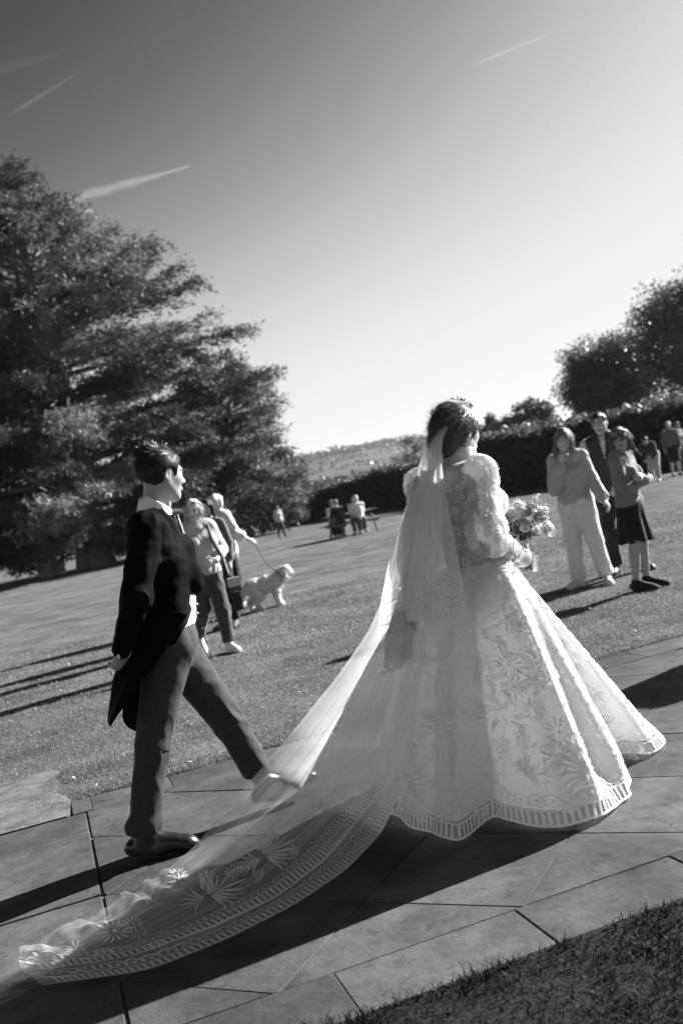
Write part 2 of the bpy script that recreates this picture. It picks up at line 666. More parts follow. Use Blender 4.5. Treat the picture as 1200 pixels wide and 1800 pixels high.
def inset(poly, g):
    P = [np.asarray(p) for p in poly]
    c = sum(P) / len(P)
    q = [p for p in P]
    for i in range(len(P)):
        a, b = P[i], P[(i + 1) % len(P)]
        e = nrm(b - a); n_ = np.array([e[1], -e[0]])
        if n_ @ (c - a) > 0: n_ = -n_
        q = clip_poly(q, n_, n_ @ a - g)
        if len(q) < 3: return []
    # drop duplicate points
    r = []
    for p in q:
        if not r or np.linalg.norm(p - r[-1]) > 1e-3: r.append(p)
    if len(r) > 1 and np.linalg.norm(r[0] - r[-1]) < 1e-3: r.pop()
    return r


_rs = random.Random(5)


def area(q):
    return abs(sum(q[i][0] * q[(i + 1) % len(q)][1] - q[(i + 1) % len(q)][0] * q[i][1] for i in range(len(q)))) / 2


def slab(poly_st, gap=.0018):
    q = inset([np.array(p, float) for p in poly_st], gap)
    if len(q) < 3 or area(q) < .004: return
    q2 = inset(q, .0025)
    if len(q2) != len(q): q2 = [p + (sum(q) / len(q) - p) * .02 for p in q]
    if sum((q[i][0] * q[(i + 1) % len(q)][1] - q[(i + 1) % len(q)][0] * q[i][1]) for i in range(len(q))) < 0:
        q = q[::-1]; q2 = q2[::-1]
    if q2 and len(q2) == len(q):
        # align starting points
        k = min(range(len(q2)), key=lambda i: np.linalg.norm(q2[i] - q[0])); q2 = q2[k:] + q2[:k]
    dz = _rs.uniform(-.003, .0025); tx, ty = _rs.uniform(-.004, .004), _rs.uniform(-.004, .004)
    c = sum(q) / len(q)
    def z(p): return dz + (p[0] - c[0]) * tx + (p[1] - c[1]) * ty
    n = len(q)
    o = st2(c[0], c[1])
    V = [st2(p[0], p[1], -.05) - o for p in q] + [st2(p[0], p[1], z(p) - .002) - o for p in q] + [st2(p[0], p[1], z(p)) - o for p in q2]
    F = []
    for i in range(n):
        j = (i + 1) % n
        F += [(i, j, n + j, n + i), (n + i, n + j, 2 * n + j, 2 * n + i)]
    F.append(tuple(range(2 * n, 3 * n)))
    mesh_py('paving_slab', V, F, M_STONE, bed, loc=o)


# borders along both edges
def border(t0, t1, joints):
    for a, b in zip(joints[:-1], joints[1:]):
        slab([(a, t0), (b, t0), (b, t1), (a, t1)])


border(T0, T1, [-4.2, -3.5, -2.7, -1.9, -1.2, -.45, .026, .62, 1.255, 1.86, 2.7, 3.4, 4.1, 4.8])
border(T2, T3, [-.08, .03, .48, .93, 1.55, 2.2, 2.75, 3.3, 3.62, 4.3, 5.0, 5.7, 6.4, 7.1])
# strips laid along the path, left of the wide cross joint
for t0, t1, js in ((5.275, T2, [-4.5, -2.9, -1.55, -.012]), (4.30, 5.275, [-4.2, -3.1, -2.0, -1.03, -.012]), (3.60, 4.30, [-4.0, -3.2, -2.3, -1.15, -.012]), (T1, 3.60, [-4, -3.0, -2.1, -.9, -.012])):
    for a, b in zip(js[:-1], js[1:]):
        slab([(a, t0), (b, t0), (b, t1), (a, t1)])
# diagonal slabs right of it
AD, BD = math.radians(-27.8), math.radians(62.2)
ea = np.array([math.cos(AD), math.sin(AD)]); eb = np.array([math.cos(BD), math.sin(BD)])
for i in range(-14, 16):
    for j in range(-9, 16):
        a0 = -1.213 + .604 * i; b0 = 3.04 + .61 * j
        P = [ea * a + eb * b for a, b in ((a0, b0), (a0 + .604, b0), (a0 + .604, b0 + .61), (a0, b0 + .61))]
        q = [np.array([p @ E1, p @ E2]) for p in P]
        for n_, c_ in ((np.array([0, -1.]), -T1), (np.array([0, 1.]), T2), (np.array([-1., 0]), .003), (np.array([1., 0]), 7.2)):
            q = clip_poly(q, n_, c_)
            if len(q) < 3: break
        if len(q) >= 3: slab(q)

# worn bare patch beside the path, where the turf has gone
_rng = np.random.default_rng(3)
pts = []
outline = [(-2.4, 5.662), (-.085, 5.662), (-.085, 5.95), (-.10, 6.12), (-.16, 6.25), (-.12, 6.45), (-.15, 6.62), (-.11, 6.78), (-.16, 6.90), (-.4, 6.90), (-.8, 6.84), (-1.4, 6.9), (-2.4, 6.85)]
V = [st2(a + _rng.uniform(-.012, .012), b, .003) for a, b in outline]
worn = mesh_py('worn_ground', V, [tuple(range(len(V)))], M_SOIL)
tag(worn, kind='structure')


def in_worn(s, t):
    j = .09 * vnoise(s * 9, t * 9, 0 * s, 21) + .05 * vnoise(s * 28, t * 28, 0 * s, 22)
    return (s > -2.4) & (s < -.20 + j) & (t < 6.80 + j) & (t > 5.6)


# ------------------------------------------------------------------ grass blades
def grass(name, n, srange, trange, hmin, hmax, wid, mats, seed, keep=None, lean=.8):
    rng = np.random.default_rng(seed)
    s = rng.uniform(*srange, n); t = rng.uniform(*trange, n)
    x = s * E1[0] + t * E2[0]; y = s * E1[1] + t * E2[1]
    k = np.abs(x) < y * .42 + .6
    k &= ~in_worn(s, t)
    dens = vnoise(x * 2.2, y * 2.2, 0 * x, 4) * .5 + vnoise(x * 6, y * 6, 0 * x, 5) * .5
    k &= rng.uniform(-1, 1.0, n) < dens + .62
    if keep is not None: k &= keep(s, t)
    s, t, x, y, dens = s[k], t[k], x[k], y[k], dens[k]
    n = len(x)
    h = rng.uniform(hmin, hmax, n) * (1 + .4 * dens)
    a = rng.uniform(0, 2 * np.pi, n)
    ln = np.abs(rng.normal(0, lean, n))
    D = np.stack([np.cos(a) * np.sin(ln), np.sin(a) * np.sin(ln), np.cos(np.minimum(ln, 1.45))], 1)
    D /= np.linalg.norm(D, axis=1)[:, None]
    b = rng.uniform(0, 2 * np.pi, n)
    S = np.stack([np.cos(b), np.sin(b), 0 * b], 1)
    P = np.stack([x, y, gz(x, y) - .004], 1)
    wv = rng.uniform(.6, 1.3, n)[:, None] * wid
    mid = P + D * (h * .6)[:, None]
    tip = P + D * h[:, None] + np.stack([np.cos(a), np.sin(a), -.5 + 0 * a], 1) * (h * .25)[:, None]
    V = np.stack([P - S * wv / 2, P + S * wv / 2, mid + S * wv * .4, mid - S * wv * .4, tip], 1).reshape(-1, 3)
    base = np.arange(n)[:, None] * 5
    F = np.concatenate([base + np.array([0, 1, 2]), base + np.array([0, 2, 3]), base + np.array([3, 2, 4])], 0)
    mi = np.tile(rng.choice(len(mats), n, p=[.5, .33, .17][:len(mats)]), 3)
    o = mesh_np(name, V, F, mats, mi, smooth=False)
    return o


G1 = mat('grass_blade_green', .105, .6, trans=.45, spec=.2)
G2 = mat('grass_blade_dry', .22, .55, trans=.4, spec=.4)
G3 = mat('grass_blade_straw', .4, .6, trans=.35, spec=.4)
DG1 = mat('verge_blade_shaded_dark', .006, .6, trans=.15, spec=.1)  # verge blades: shade and vignette painted in as near-black grass
DG2 = mat('verge_blade_shaded', .011, .6, trans=.15, spec=.1)
DG3 = mat('verge_blade_shaded_dry', .04, .6, trans=.2, spec=.2)
g1 = grass('lawn_grass', 150000, (-3.5, 9), (T3 + .004, 9.5), .010, .032, .005, [G1, G2, G3], 11)
tag(g1, 'short mown lawn grass with dry straw blades beyond the path', 'grass', kind='stuff')
g2 = grass('lawn_grass', 90000, (-6, 12), (9.5, 15), .014, .036, .010, [G1, G2, G3], 12)
tag(g2, 'short lawn grass where the strollers walk', 'grass', kind='stuff')
vs = mesh_py('verge_shade_sheet', [st2(-14, -8, .004), st2(22, -8, .004), st2(22, T0 - .004, .004), st2(-14, T0 - .004, .004)], [(0, 1, 2, 3)], mat('verge_shade_dark', .006, .95, .5, 9, .8, 60))  # dark sheet over the turf, shade painted into its colour
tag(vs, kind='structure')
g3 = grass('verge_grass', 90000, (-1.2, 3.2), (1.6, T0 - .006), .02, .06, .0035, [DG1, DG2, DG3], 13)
tag(g3, 'shaggy grass verge with painted-in shade on the near side of the path', 'grass', kind='stuff')
# ragged tufts hanging over the turf edge
g4 = grass('edge_grass', 16000, (-3, 8), (T3 - .035, T3 + .06), .012, .04, .004, [G1, G2, G3], 14,
           keep=lambda s, t: t > T3 - .03 * (vnoise(s * 5, 0 * s, 0 * s, 2) * .8 + vnoise(s * 17, 0 * s, 0 * s, 9) * .5))
tag(g4, 'ragged grass fringe along the far edge of the paving', 'grass', kind='stuff')


def litter(name, label, cat, n, srange, trange, size, m, seed, zoff):
    rng = np.random.default_rng(seed)
    s = rng.uniform(*srange, n); t = rng.uniform(*trange, n)
    x = s * E1[0] + t * E2[0]; y = s * E1[1] + t * E2[1]
    P = np.stack([x, y, gz(x, y) + rng.uniform(.4, 1, n) * zoff], 1)
    a = rng.uniform(0, 6.28, n); D = np.stack([np.cos(a), np.sin(a), rng.uniform(-.3, .3, n)], 1); D /= np.linalg.norm(D, axis=1)[:, None]
    N = np.array([0, 0, 1.]) + rng.normal(0, .35, (n, 3)); N /= np.linalg.norm(N, axis=1)[:, None]
    L = rng.uniform(.5, 1.3, n) * size
    V, F = leaf_quads(P, D, N, L, L * rng.uniform(.5, .9, n))
    return tag(mesh_np(name, V, F, m, None, False), label, cat, kind='stuff')


litter('fallen_leaves', 'small fallen leaves scattered over the lawn', 'leaves', 700, (-4, 10), (T3 + .05, 16), .03, mat('dry_leaf', .2, .7, v2=.45, scale=3), 61, .03)
litter('lawn_daisies', 'tiny pale daisies dotted through the lawn grass', 'daisies', 500, (-4, 9), (T3 + .05, 12), .014, mat('daisy_white', .7, .7), 62, .035)
litter('path_grit', 'grit and leaf crumbs lying on the paving', 'grit', 420, (-3, 6), (T0 + .02, T3 - .02), .010, mat('grit_dark', .02, .9, v2=.14, scale=5), 63, .006)
litter('joint_moss', 'moss crumbs along the outer paving joints', 'moss', 260, (-3, 6), (T1 - .03, T1 + .02), .008, mat('moss_dark', .018, .95), 64, .003)

# ------------------------------------------------------------------ trees, hedges, fence
M_BARK = mat('cedar_bark', .17, .9, .45, 3, .8, 14, stretch=(3, 3, .6))
M_CED = mat('cedar_needles', .035, .6, v2=.085, scale=.6, trans=.25, spec=.3)
M_CED2 = mat('cedar_needles_pale_lit', .15, .6, v2=.30, scale=.8, trans=.25, spec=.3)  # paler copy: sunlit boughs painted into the needle colour
M_LEAF = mat('broad_leaf', .05, .4, v2=.12, scale=.7, trans=.3, spec=.5)
M_LEAF2 = mat('glossy_leaf', .07, .45, v2=.14, scale=.7, trans=.25, spec=.3)
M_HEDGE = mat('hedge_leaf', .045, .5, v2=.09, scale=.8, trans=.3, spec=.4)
M_HEDGEP = mat('hedge_leaf_pale_lit', .10, .5, v2=.2, scale=.9, trans=.3, spec=.2)
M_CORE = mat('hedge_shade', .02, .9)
M_IRON = mat('black_iron', .02, .5, spec=.5)


def cedar(label, base, H, prof, seed, nl=90, dens=1.0, group=None, stems=((0, 0),), leaf=1.0):
    """tapered trunk, uneven limbs with up-swept tips, layered drooping sprays of needles"""
    rng = np.random.default_rng(seed)
    root = thing('cedar_tree', label, 'tree', base, group=group)
    mb = MB()
    for sx, sy in stems:
        zz = np.linspace(-.3, H * .97, 14)
        pts = np.stack([sx * (1 - zz / H) + .25 * np.sin(zz * .4 + seed), sy * (1 - zz / H) + .2 * np.cos(zz * .5), zz], 1)
        rr = .02 + H * .02 * (1 - np.clip(zz / H, 0, 1)) ** 1.1
        rr[0] *= 1.7; rr[1] *= 1.1
        mb.tube(pts, rr, 10)
    mb.build('trunk', M_BARK, root)
    limbs = MB()
    P, D, N, L, W, PAL = [], [], [], [], [], []
    for i in range(nl):
        f = (i + .5) / nl
        z0 = H * (.04 + .93 * f ** 1.0) + rng.uniform(-.5, .5)
        lobe = 1 + .07 * math.sin(i * 1.7)
        a = i * 2.39996 + rng.uniform(-.6, .6)
        R = np.interp(z0, prof[0], prof[1]) * rng.uniform(.68, 1.05) * lobe; lp_ = rng.uniform() < .33
        rise = rng.uniform(-.06, .16) + .5 * f ** 1.6
        n = 9
        u = np.linspace(0, 1, n)
        aa = a + rng.uniform(-.35, .35) * u
        tipup = rng.uniform(-.04, .14) + .22 * f
        pts = np.stack([np.cos(aa) * R * u, np.sin(aa) * R * u, z0 + R * (rise * u * (1.5 - .7 * u) - .10 * u * u + tipup * u ** 3)], 1)
        pts[:, 2] = np.clip(pts[:, 2], (1.5 if H > 14 else .5) + .3 * u, H)
        limbs.tube(pts, np.linspace(.05 + R * .012, .015, n), 5, False)
        nt_ = int(max(8, R * 5.2 * dens))
        for j in range(nt_):
            v = rng.uniform(.15, 1.0) ** .75
            c = np.array([np.interp(v, u, pts[:, k]) for k in range(3)])
            side = rng.choice((-1, 1))
            da = a + side * rng.uniform(.2, 1.2)
            tl = min(R * .26 * (1.15 - v) + rng.uniform(.35, 1.0), 2.4)
            m = int(max(12, tl * 22 * dens))
            q = rng.uniform(0, 1, m)
            d3 = np.array([math.cos(da), math.sin(da), rng.uniform(-.25, .30)])
            pp = c + d3 * (tl * q)[:, None] + rng.normal(0, 1, (m, 3)) * np.array([.17, .17, .15]) * leaf - np.array([0, 0, .30]) * (q ** 2)[:, None] * tl * .5
            dd = d3 + rng.normal(0, .7, (m, 3)) * np.array([1, 1, .8]); dd /= np.linalg.norm(dd, axis=1)[:, None]
            nn = np.array([0, 0, .8]) + rng.normal(0, .6, (m, 3)); nn /= np.linalg.norm(nn, axis=1)[:, None]
            PAL.append(np.full(m, lp_)); P.append(pp); D.append(dd); N.append(nn); L.append(rng.uniform(.2, .5, m) * leaf); W.append(rng.uniform(.05, .12, m) * leaf)
    lb_ = limbs.build('limb', M_BARK, root); lb_['kind'] = 'stuff'
    P = np.vstack(P)
    V, F = leaf_quads(P, np.vstack(D), np.vstack(N), np.concatenate(L), np.concatenate(W))
    pale = (np.concatenate(PAL) & (vnoise(P[:, 0] * .6, P[:, 1] * .6, P[:, 2] * .9, seed) > -.35)).astype(int)
    mesh_np('crown', V, F, [M_CED, M_CED2], pale, False, root)
    return root


def broad_tree(name, label, base, H, R, seed, n=9000, cb=.12, ls=.35, m=None, group=None, sq=1.0, trunk=True, cat='tree'):
    """round-crowned tree: trunk, limbs, leaf clumps through an uneven crown"""
    rng = np.random.default_rng(seed)
    root = thing(name, label, cat, base, group=group)
    mb = MB()
    hz = H * cb
    mb.tube([(0, 0, -.3), (0.02, 0, hz * .6), (.05 * R, 0, H * .45), (0, .03 * R, H * .8)], [H * .035, H * .026, H * .018, .02], 8)
    for k in range(9):
        a = k * 2.4; z = H * (.25 + .05 * k)
        mb.tube([(0, 0, z), (math.cos(a) * R * .4, math.sin(a) * R * .4, z + H * .1), (math.cos(a) * R * .75, math.sin(a) * R * .75, z + H * .17)], [H * .012, H * .008, .01], 5, False)
    mb.build('trunk', M_BARK, root)
    # clump centres near the crown surface
    nc = max(24, int(n / 110))
    u = unit_rand(rng, nc)
    rad = rng.uniform(.45, 1.0, nc) ** .6
    c = u * rad[:, None] * np.array([R * .9, R * .9, (H - hz) * .46]) * (1 + .12 * rng.normal(size=(nc, 1)))
    c[:, 2] += hz + (H - hz) * .5
    lower = c[:, 2] < hz + (H - hz) * .45
    c[lower, :2] *= sq
    k = rng.integers(0, nc, n)
    P = c[k] + np.clip(rng.normal(0, 1, (n, 3)), -1.7, 1.7) * R * np.array([.12, .12, .09])
    D = unit_rand(rng, n); D[:, 2] -= .15
    D /= np.linalg.norm(D, axis=1)[:, None]
    N = unit_rand(rng, n) + np.array([0, 0, .9]); N /= np.linalg.norm(N, axis=1)[:, None]
    V, F = leaf_quads(P, D, N, rng.uniform(.6, 1.3, n) * ls, rng.uniform(.5, 1.0, n) * ls * .7)
    mm = m or [M_LEAF, M_LEAF2]
    mesh_np('crown', V, F, mm, (rng.uniform(size=n) < .25).astype(int) if len(mm) > 1 else None, False, root)
    return root


def on_ground(px, Y):
    """ground point under pixel column px (taken at the horizon) at depth Y"""
    p = at(px, HZ - (px - 600) * math.tan(ROLL), Y)
    return np.array([p[0], Y, float(gz(p[0], Y))])


# the great cedar on the left and its neighbours
cb_ = at(160, 990, 60)
cedar('tallest spreading cedar with level sprays, towering over the lawn', (cb_[0], 60, float(gz(cb_[0], 60))), 24.6,
      ([0, 1.5, 6.5, 11, 15.2, 19.4, 20.6, 24.6], [11.5, 12.4, 12.8, 11.2, 8.6, 4.4, 2.3, .6]), 4, 210, 1.0, stems=((0, 0), (1.0, -.4), (-2.4, .6)))
cedar('dark cedar behind the tallest one, nearer the frame of the lawn', (cb_[0] - 9.5, 66, float(gz(cb_[0] - 9, 66))), 21.0,
      ([0, 2, 8, 14, 19, 21], [9, 10, 9.5, 7, 3, .4]), 8, 110, .8)
b_ = on_ground(424, 62)
cedar('lower broad cedar with drooping sprays between the tallest cedar and the hedge end', b_, 11.6, ([0, 2, 5, 8, 10, 11.6], [3.6, 4.2, 4.1, 3.2, 1.8, .4]), 27, 110, 1.0)
b_ = on_ground(455, 66)
broad_tree('evergreen_tree', 'low rounded evergreen bush at the left end of the hedge', b_, 6.4, 3.4, 22, 12000, .02, .28, [M_LEAF, M_CED2])
b_ = on_ground(497, 58)
broad_tree('shrub', 'small rounded shrub at the foot of the evergreen beside the hedge', b_, 1.9, 1.2, 23, 2500, .05, .2, [M_LEAF, M_CED2], cat='shrub')
for i, (px, Y, H, R, lab) in enumerate(((230, 60, 2.6, 2.0, 'rounded shrub under the cedar beside its lit trunks'), (60, 62, 3.0, 2.4, 'dark shrub under the cedar at the shaded lawn edge'))):
    broad_tree('shrub', lab, on_ground(px, Y), H, R, 40 + i, 3500, .03, .25, [M_LEAF, M_CED2], cat='shrub')

# right-hand trees on the bank
for px, Y, H, R, sd, lab in ((1090, 82, 8.2, 4.1, 31, 'dark round tree on the bank with light showing through its leaves'),
                             (1252, 74, 10.2, 4.9, 32, 'taller dark tree on the bank, cut by the picture edge')):
    broad_tree('bank_tree', lab, on_ground(px, Y), H, R, sd, 42000, .02, .27, [M_LEAF, M_LEAF2])
for px, Y, H, R, sd, lab in ((876, 112, 6.2, 2.5, 33, 'small round tree behind the hedge, left of a pair'), (942, 112, 6.4, 2.9, 34, 'broader round tree behind the hedge, right of a pair')):
    broad_tree('round_tree', lab, on_ground(px, Y), H + 1, R, sd, 5000, .1, .4)
# thin conifer rising behind the hedge
b_ = on_ground(733, 66)
cedar('slim spiky conifer rising behind the dark hedge', b_, 4.4, ([0, 1, 2.5, 4.4], [1.5, 1.5, 1.0, .1]), 12, 46, .9, leaf=.55)
# trees in the valley
VT = ['low bush at the foot of the valley just past the hedge end', 'widest dark tree in the valley beyond the hedge', 'slim tree right of the widest valley tree', 'taller of two close valley trees above the hedge line', 'shorter of two close valley trees above the hedge line', 'far valley tree nearest the slim conifer', 'valley tree half hidden behind the slim conifer', 'smallest valley tree beside the evergreen edge']
for i, (px, Y, H, R) in enumerate(((535, 170, 10, 5.5), (562, 160, 10.5, 7), (600, 185, 12, 5), (632, 200, 13, 5.5), (655, 210, 13, 5.0), (690, 240, 14, 6), (720, 230, 12, 6), (520, 150, 7, 4))):
    broad_tree('valley_tree', VT[i], on_ground(px, Y), H * .78, R * .9, 60 + i, 2600, .08, .9, group='trees in the valley')

# wood along the far ridge
rng = np.random.default_rng(77)
n = 9000
az = rng.uniform(-.42, .42, n); yy = rng.uniform(1500, 1680, n)
xx = np.tan(az) * yy
P = np.stack([xx, yy, gz(xx, yy) + rng.uniform(0, 9, n) * (.6 + .4 * vnoise(xx * .012, yy * .01, 0 * xx, 3))], 1)
V, F = leaf_quads(P, unit_rand(rng, n), unit_rand(rng, n), rng.uniform(5, 10, n), rng.uniform(4, 8, n))
rw = mesh_np('ridge_wood', V, F, M_LEAF, None, False)
tag(rw, 'distant wood lining the hill crest', 'wood', kind='stuff')
n = 2600
az = rng.uniform(-.42, .42, n); row = rng.integers(0, 4, n)
yy = 420 + row * 210 + 30 * np.sin(az * 20 + row)
xx = np.tan(az) * yy
P = np.stack([xx, yy, gz(xx, yy) + rng.uniform(0, 5, n)], 1)
V, F = leaf_quads(P, unit_rand(rng, n), unit_rand(rng, n), rng.uniform(2.5, 5, n), rng.uniform(2, 4, n))
tag(mesh_np('field_hedgerow', V, F, M_LEAF, None, False), 'hedgerows between the far fields on the hillside', 'hedgerow', kind='stuff')


def hedge(name, label, path, tops, thick, n, seed, palefrac, ls=.2):
    """clipped hedge along a plan line with varying top height; leafy skin over a solid core"""
    rng = np.random.default_rng(seed)
    path = np.asarray(path, float); tops = np.asarray(tops, float)
    root = thing(name, label, 'hedge', (path[0][0], path[0][1], float(gz(*path[0]))))
    o = np.array(root.location)
    u = np.linspace(0, len(path) - 1, 60)
    C = np.stack([np.interp(u, range(len(path)), path[:, k]) for k in (0, 1)], 1)
    Tp = np.interp(u, range(len(path)), tops)
    T = np.gradient(C, axis=0); T /= np.linalg.norm(T, axis=1)[:, None]
    Nn = np.stack([-T[:, 1], T[:, 0]], 1)
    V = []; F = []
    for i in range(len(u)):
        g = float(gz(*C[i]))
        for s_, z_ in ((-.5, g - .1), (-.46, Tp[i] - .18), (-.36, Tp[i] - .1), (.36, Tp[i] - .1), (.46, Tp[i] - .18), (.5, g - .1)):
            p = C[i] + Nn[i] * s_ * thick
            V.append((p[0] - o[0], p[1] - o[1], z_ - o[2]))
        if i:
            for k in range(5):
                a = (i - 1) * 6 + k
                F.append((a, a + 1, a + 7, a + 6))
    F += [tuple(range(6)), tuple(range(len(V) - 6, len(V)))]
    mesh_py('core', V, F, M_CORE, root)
    ui = rng.uniform(0, len(path) - 1, n)
    c = np.stack([np.interp(ui, u, C[:, k]) for k in (0, 1)], 1)
    nn = np.stack([np.interp(ui, u, Nn[:, k]) for k in (0, 1)], 1)
    tp = np.interp(ui, u, Tp)
    g = gz(c[:, 0], c[:, 1])
    per = rng.uniform(0, 1, n)
    top = per > .55
    s_ = np.where(top, rng.uniform(-.5, .5, n), np.where(rng.uniform(size=n) < .75, -.5, .5)) + rng.normal(0, .04, n)
    hz = np.where(top, tp - .12 + np.abs(rng.normal(0, .13, n)) * (1 + .8 * vnoise(ui * 9, 0 * ui, 0 * ui, seed)), g + (tp - g) * rng.uniform(0, 1, n))
    P = np.stack([c[:, 0] + nn[:, 0] * s_ * thick, c[:, 1] + nn[:, 1] * s_ * thick, hz], 1) - o
    D = unit_rand(rng, n); D[:, 2] += .3; D /= np.linalg.norm(D, axis=1)[:, None]
    N = unit_rand(rng, n) + np.array([0, 0, .5]); N /= np.linalg.norm(N, axis=1)[:, None]
    Vv, Ff = leaf_quads(P, D, N, rng.uniform(.6, 1.4, n) * ls, rng.uniform(.4, .9, n) * ls)
    mi = ((rng.uniform(size=n) < palefrac) & top).astype(int)  # paler leaves on the top only: lit look painted into leaf colour
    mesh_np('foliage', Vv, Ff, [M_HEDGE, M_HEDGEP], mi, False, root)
    return root


def top_at(px, py, Y):
    return float(at(px, py, Y)[2])


def plan(px, Y):
    p = on_ground(px, Y); return (p[0], Y)


hedge('clipped_hedge', 'long dark clipped hedge closing the lawn behind the picnic table',
      [plan(478, 76), plan(580, 71), plan(665, 66), plan(715, 63), plan(790, 58), plan(850, 54)],
      [top_at(478, 886, 76), top_at(580, 857, 71), top_at(665, 832, 66), top_at(715, 822, 63), top_at(790, 806, 58), top_at(850, 790, 54)], 2.0, 22000, 51, .55)
hedge('laurel_hedge', 'taller glossy laurel hedge with sunlit top behind the three onlookers',
      [plan(842, 53), plan(900, 50), plan(965, 47), plan(1060, 44), plan(1150, 41), plan(1290, 36)],
      [top_at(842, 783, 53), top_at(900, 764, 50), top_at(965, 757, 47), top_at(1060, 738, 44), top_at(1150, 722, 41), top_at(1290, 690, 36)], 2.4, 20000, 52, .6, .26)

# iron railing in front of the laurel hedge
fp = [np.array(plan(868, 50.2)), np.array(plan(1010, 44.2))]
fr = thing('iron_railing', 'black iron railing standing in front of the laurel hedge', 'railing', (fp[0][0], fp[0][1], float(gz(*fp[0]))))
fo = np.array(fr.location)
L_ = np.linalg.norm(fp[1] - fp[0]); d_ = (fp[1] - fp[0]) / L_
for zr in (.25, 1.05):
    MB().tube([np.array([p[0], p[1], float(gz(*p)) + zr]) - fo for p in fp], .02, 4).build('rail', M_IRON, fr)
pk = MB().tube([(0, 0, 0), (0, 0, 1.2), (0, 0, 1.27)], [.012, .012, .002], 5).build('picket', M_IRON, fr)
npk = int(L_ / .16)
for k in range(npk + 1):
    p = fp[0] + d_ * L_ * k / npk
    o = pk if k == 0 else pk.copy()
    if k: COL.objects.link(o); o.parent = fr
    o.location = np.array([p[0], p[1], float(gz(*p))]) - fo

# ------------------------------------------------------------------ people
M_SKIN = mat('skin', .34, .5, .08, 30, .05, 300, spec=.4, sss=.08)
M_SKIN2 = mat('skin_fair', .52, .5, .08, 30, .05, 300, spec=.4, sss=.08)
M_LIP = mat('lips', .17, .4)
M_EYE = mat('eye', .035, .25, spec=.6)
M_BROW = mat('brow', .06, .7)
M_TEETH = mat('teeth', .7, .3)
HAIRS = {}


def hair_mat(name, v, v2):
    return mat('hair_' + name, v, .38, v2=v2, scale=14, bump=.6, bscale=70, stretch=(6, 6, 1.2), spec=.2)


H_DARK = hair_mat('dark', .004, .013)
H_BROWN = hair_mat('brown', .035, .16)
H_FAIR = hair_mat('fair', .07, .34)
H_GREY = hair_mat('grey', .42, .75)


def cloth(name, v, var=.12, rough=.85, sheen=.25, bump=.3, scale=20, v2=None):
    return mat('cloth_' + name, v, rough, var, scale, bump, 160, spec=.15, sheen=sheen, v2=v2)


def Rz(a):
    c, s = math.cos(a), math.sin(a)
    return np.array([[c, -s, 0], [s, c, 0], [0, 0, 1.]])


BASE = dict(pel=(0, 0, .93), hipL=(0, .085, .90), hipR=(0, -.085, .90), knL=(.02, .10, .49), knR=(.02, -.10, .49),
            anL=(-.02, .10, .085), anR=(-.02, -.10, .085), toeL=(.16, .13, .03), toeR=(.16, -.13, .03),
            chest=(0, 0, 1.25), neck=(-.015, 0, 1.46), head=(.03, 0, 1.615),
            shL=(0, .175, 1.41), shR=(0, -.175, 1.41), elL=(-.03, .235, 1.13), elR=(-.03, -.235, 1.13),
            wrL=(.05, .24, .88), wrR=(.05, -.24, .88))


class Fig:
    """joint positions (root-relative, world-oriented) + axes"""
    def __init__(self, height=1.7, az=0.0, female=False, look=None, nod=0.0, tilt=0.0, pose=None):
        s = self.s = height / 1.75
        self.female = female
        J = {k: np.array(v, float) for k, v in BASE.items()}
        if female:
            for k in ('shL', 'shR'): J[k][1] *= .88
            for k in ('elL', 'elR', 'wrL', 'wrR'): J[k][1] *= .9
        for k, v in (pose or {}).items(): J[k] = np.array(v, float)
        R = Rz(az)
        self.J = {k: R @ (v * s) for k, v in J.items()}
        self.fw = R @ np.array([1., 0, 0]); self.lf = R @ np.array([0, 1., 0]); self.up = np.array([0, 0, 1.])
        la = az if look is None else look
        self.setlook(la, nod, tilt)
        self.hands = {}

    def setlook(self, la, nod=0.0, tilt=0.0):
        f = np.array([math.cos(la) * math.cos(nod), math.sin(la) * math.cos(nod), -math.sin(nod)])
        l = np.array([-math.sin(la), math.cos(la), 0])
        u = np.cross(f, l)
        l2 = l * math.cos(tilt) + u * math.sin(tilt)
        self.hA = np.array([f, l2, np.cross(f, l2)])


def ax_flat(F):
    return F.fw


def head_pts(F, q):
    return F.J['head'] + (np.asarray(q, float) * .23 * F.s) @ F.hA


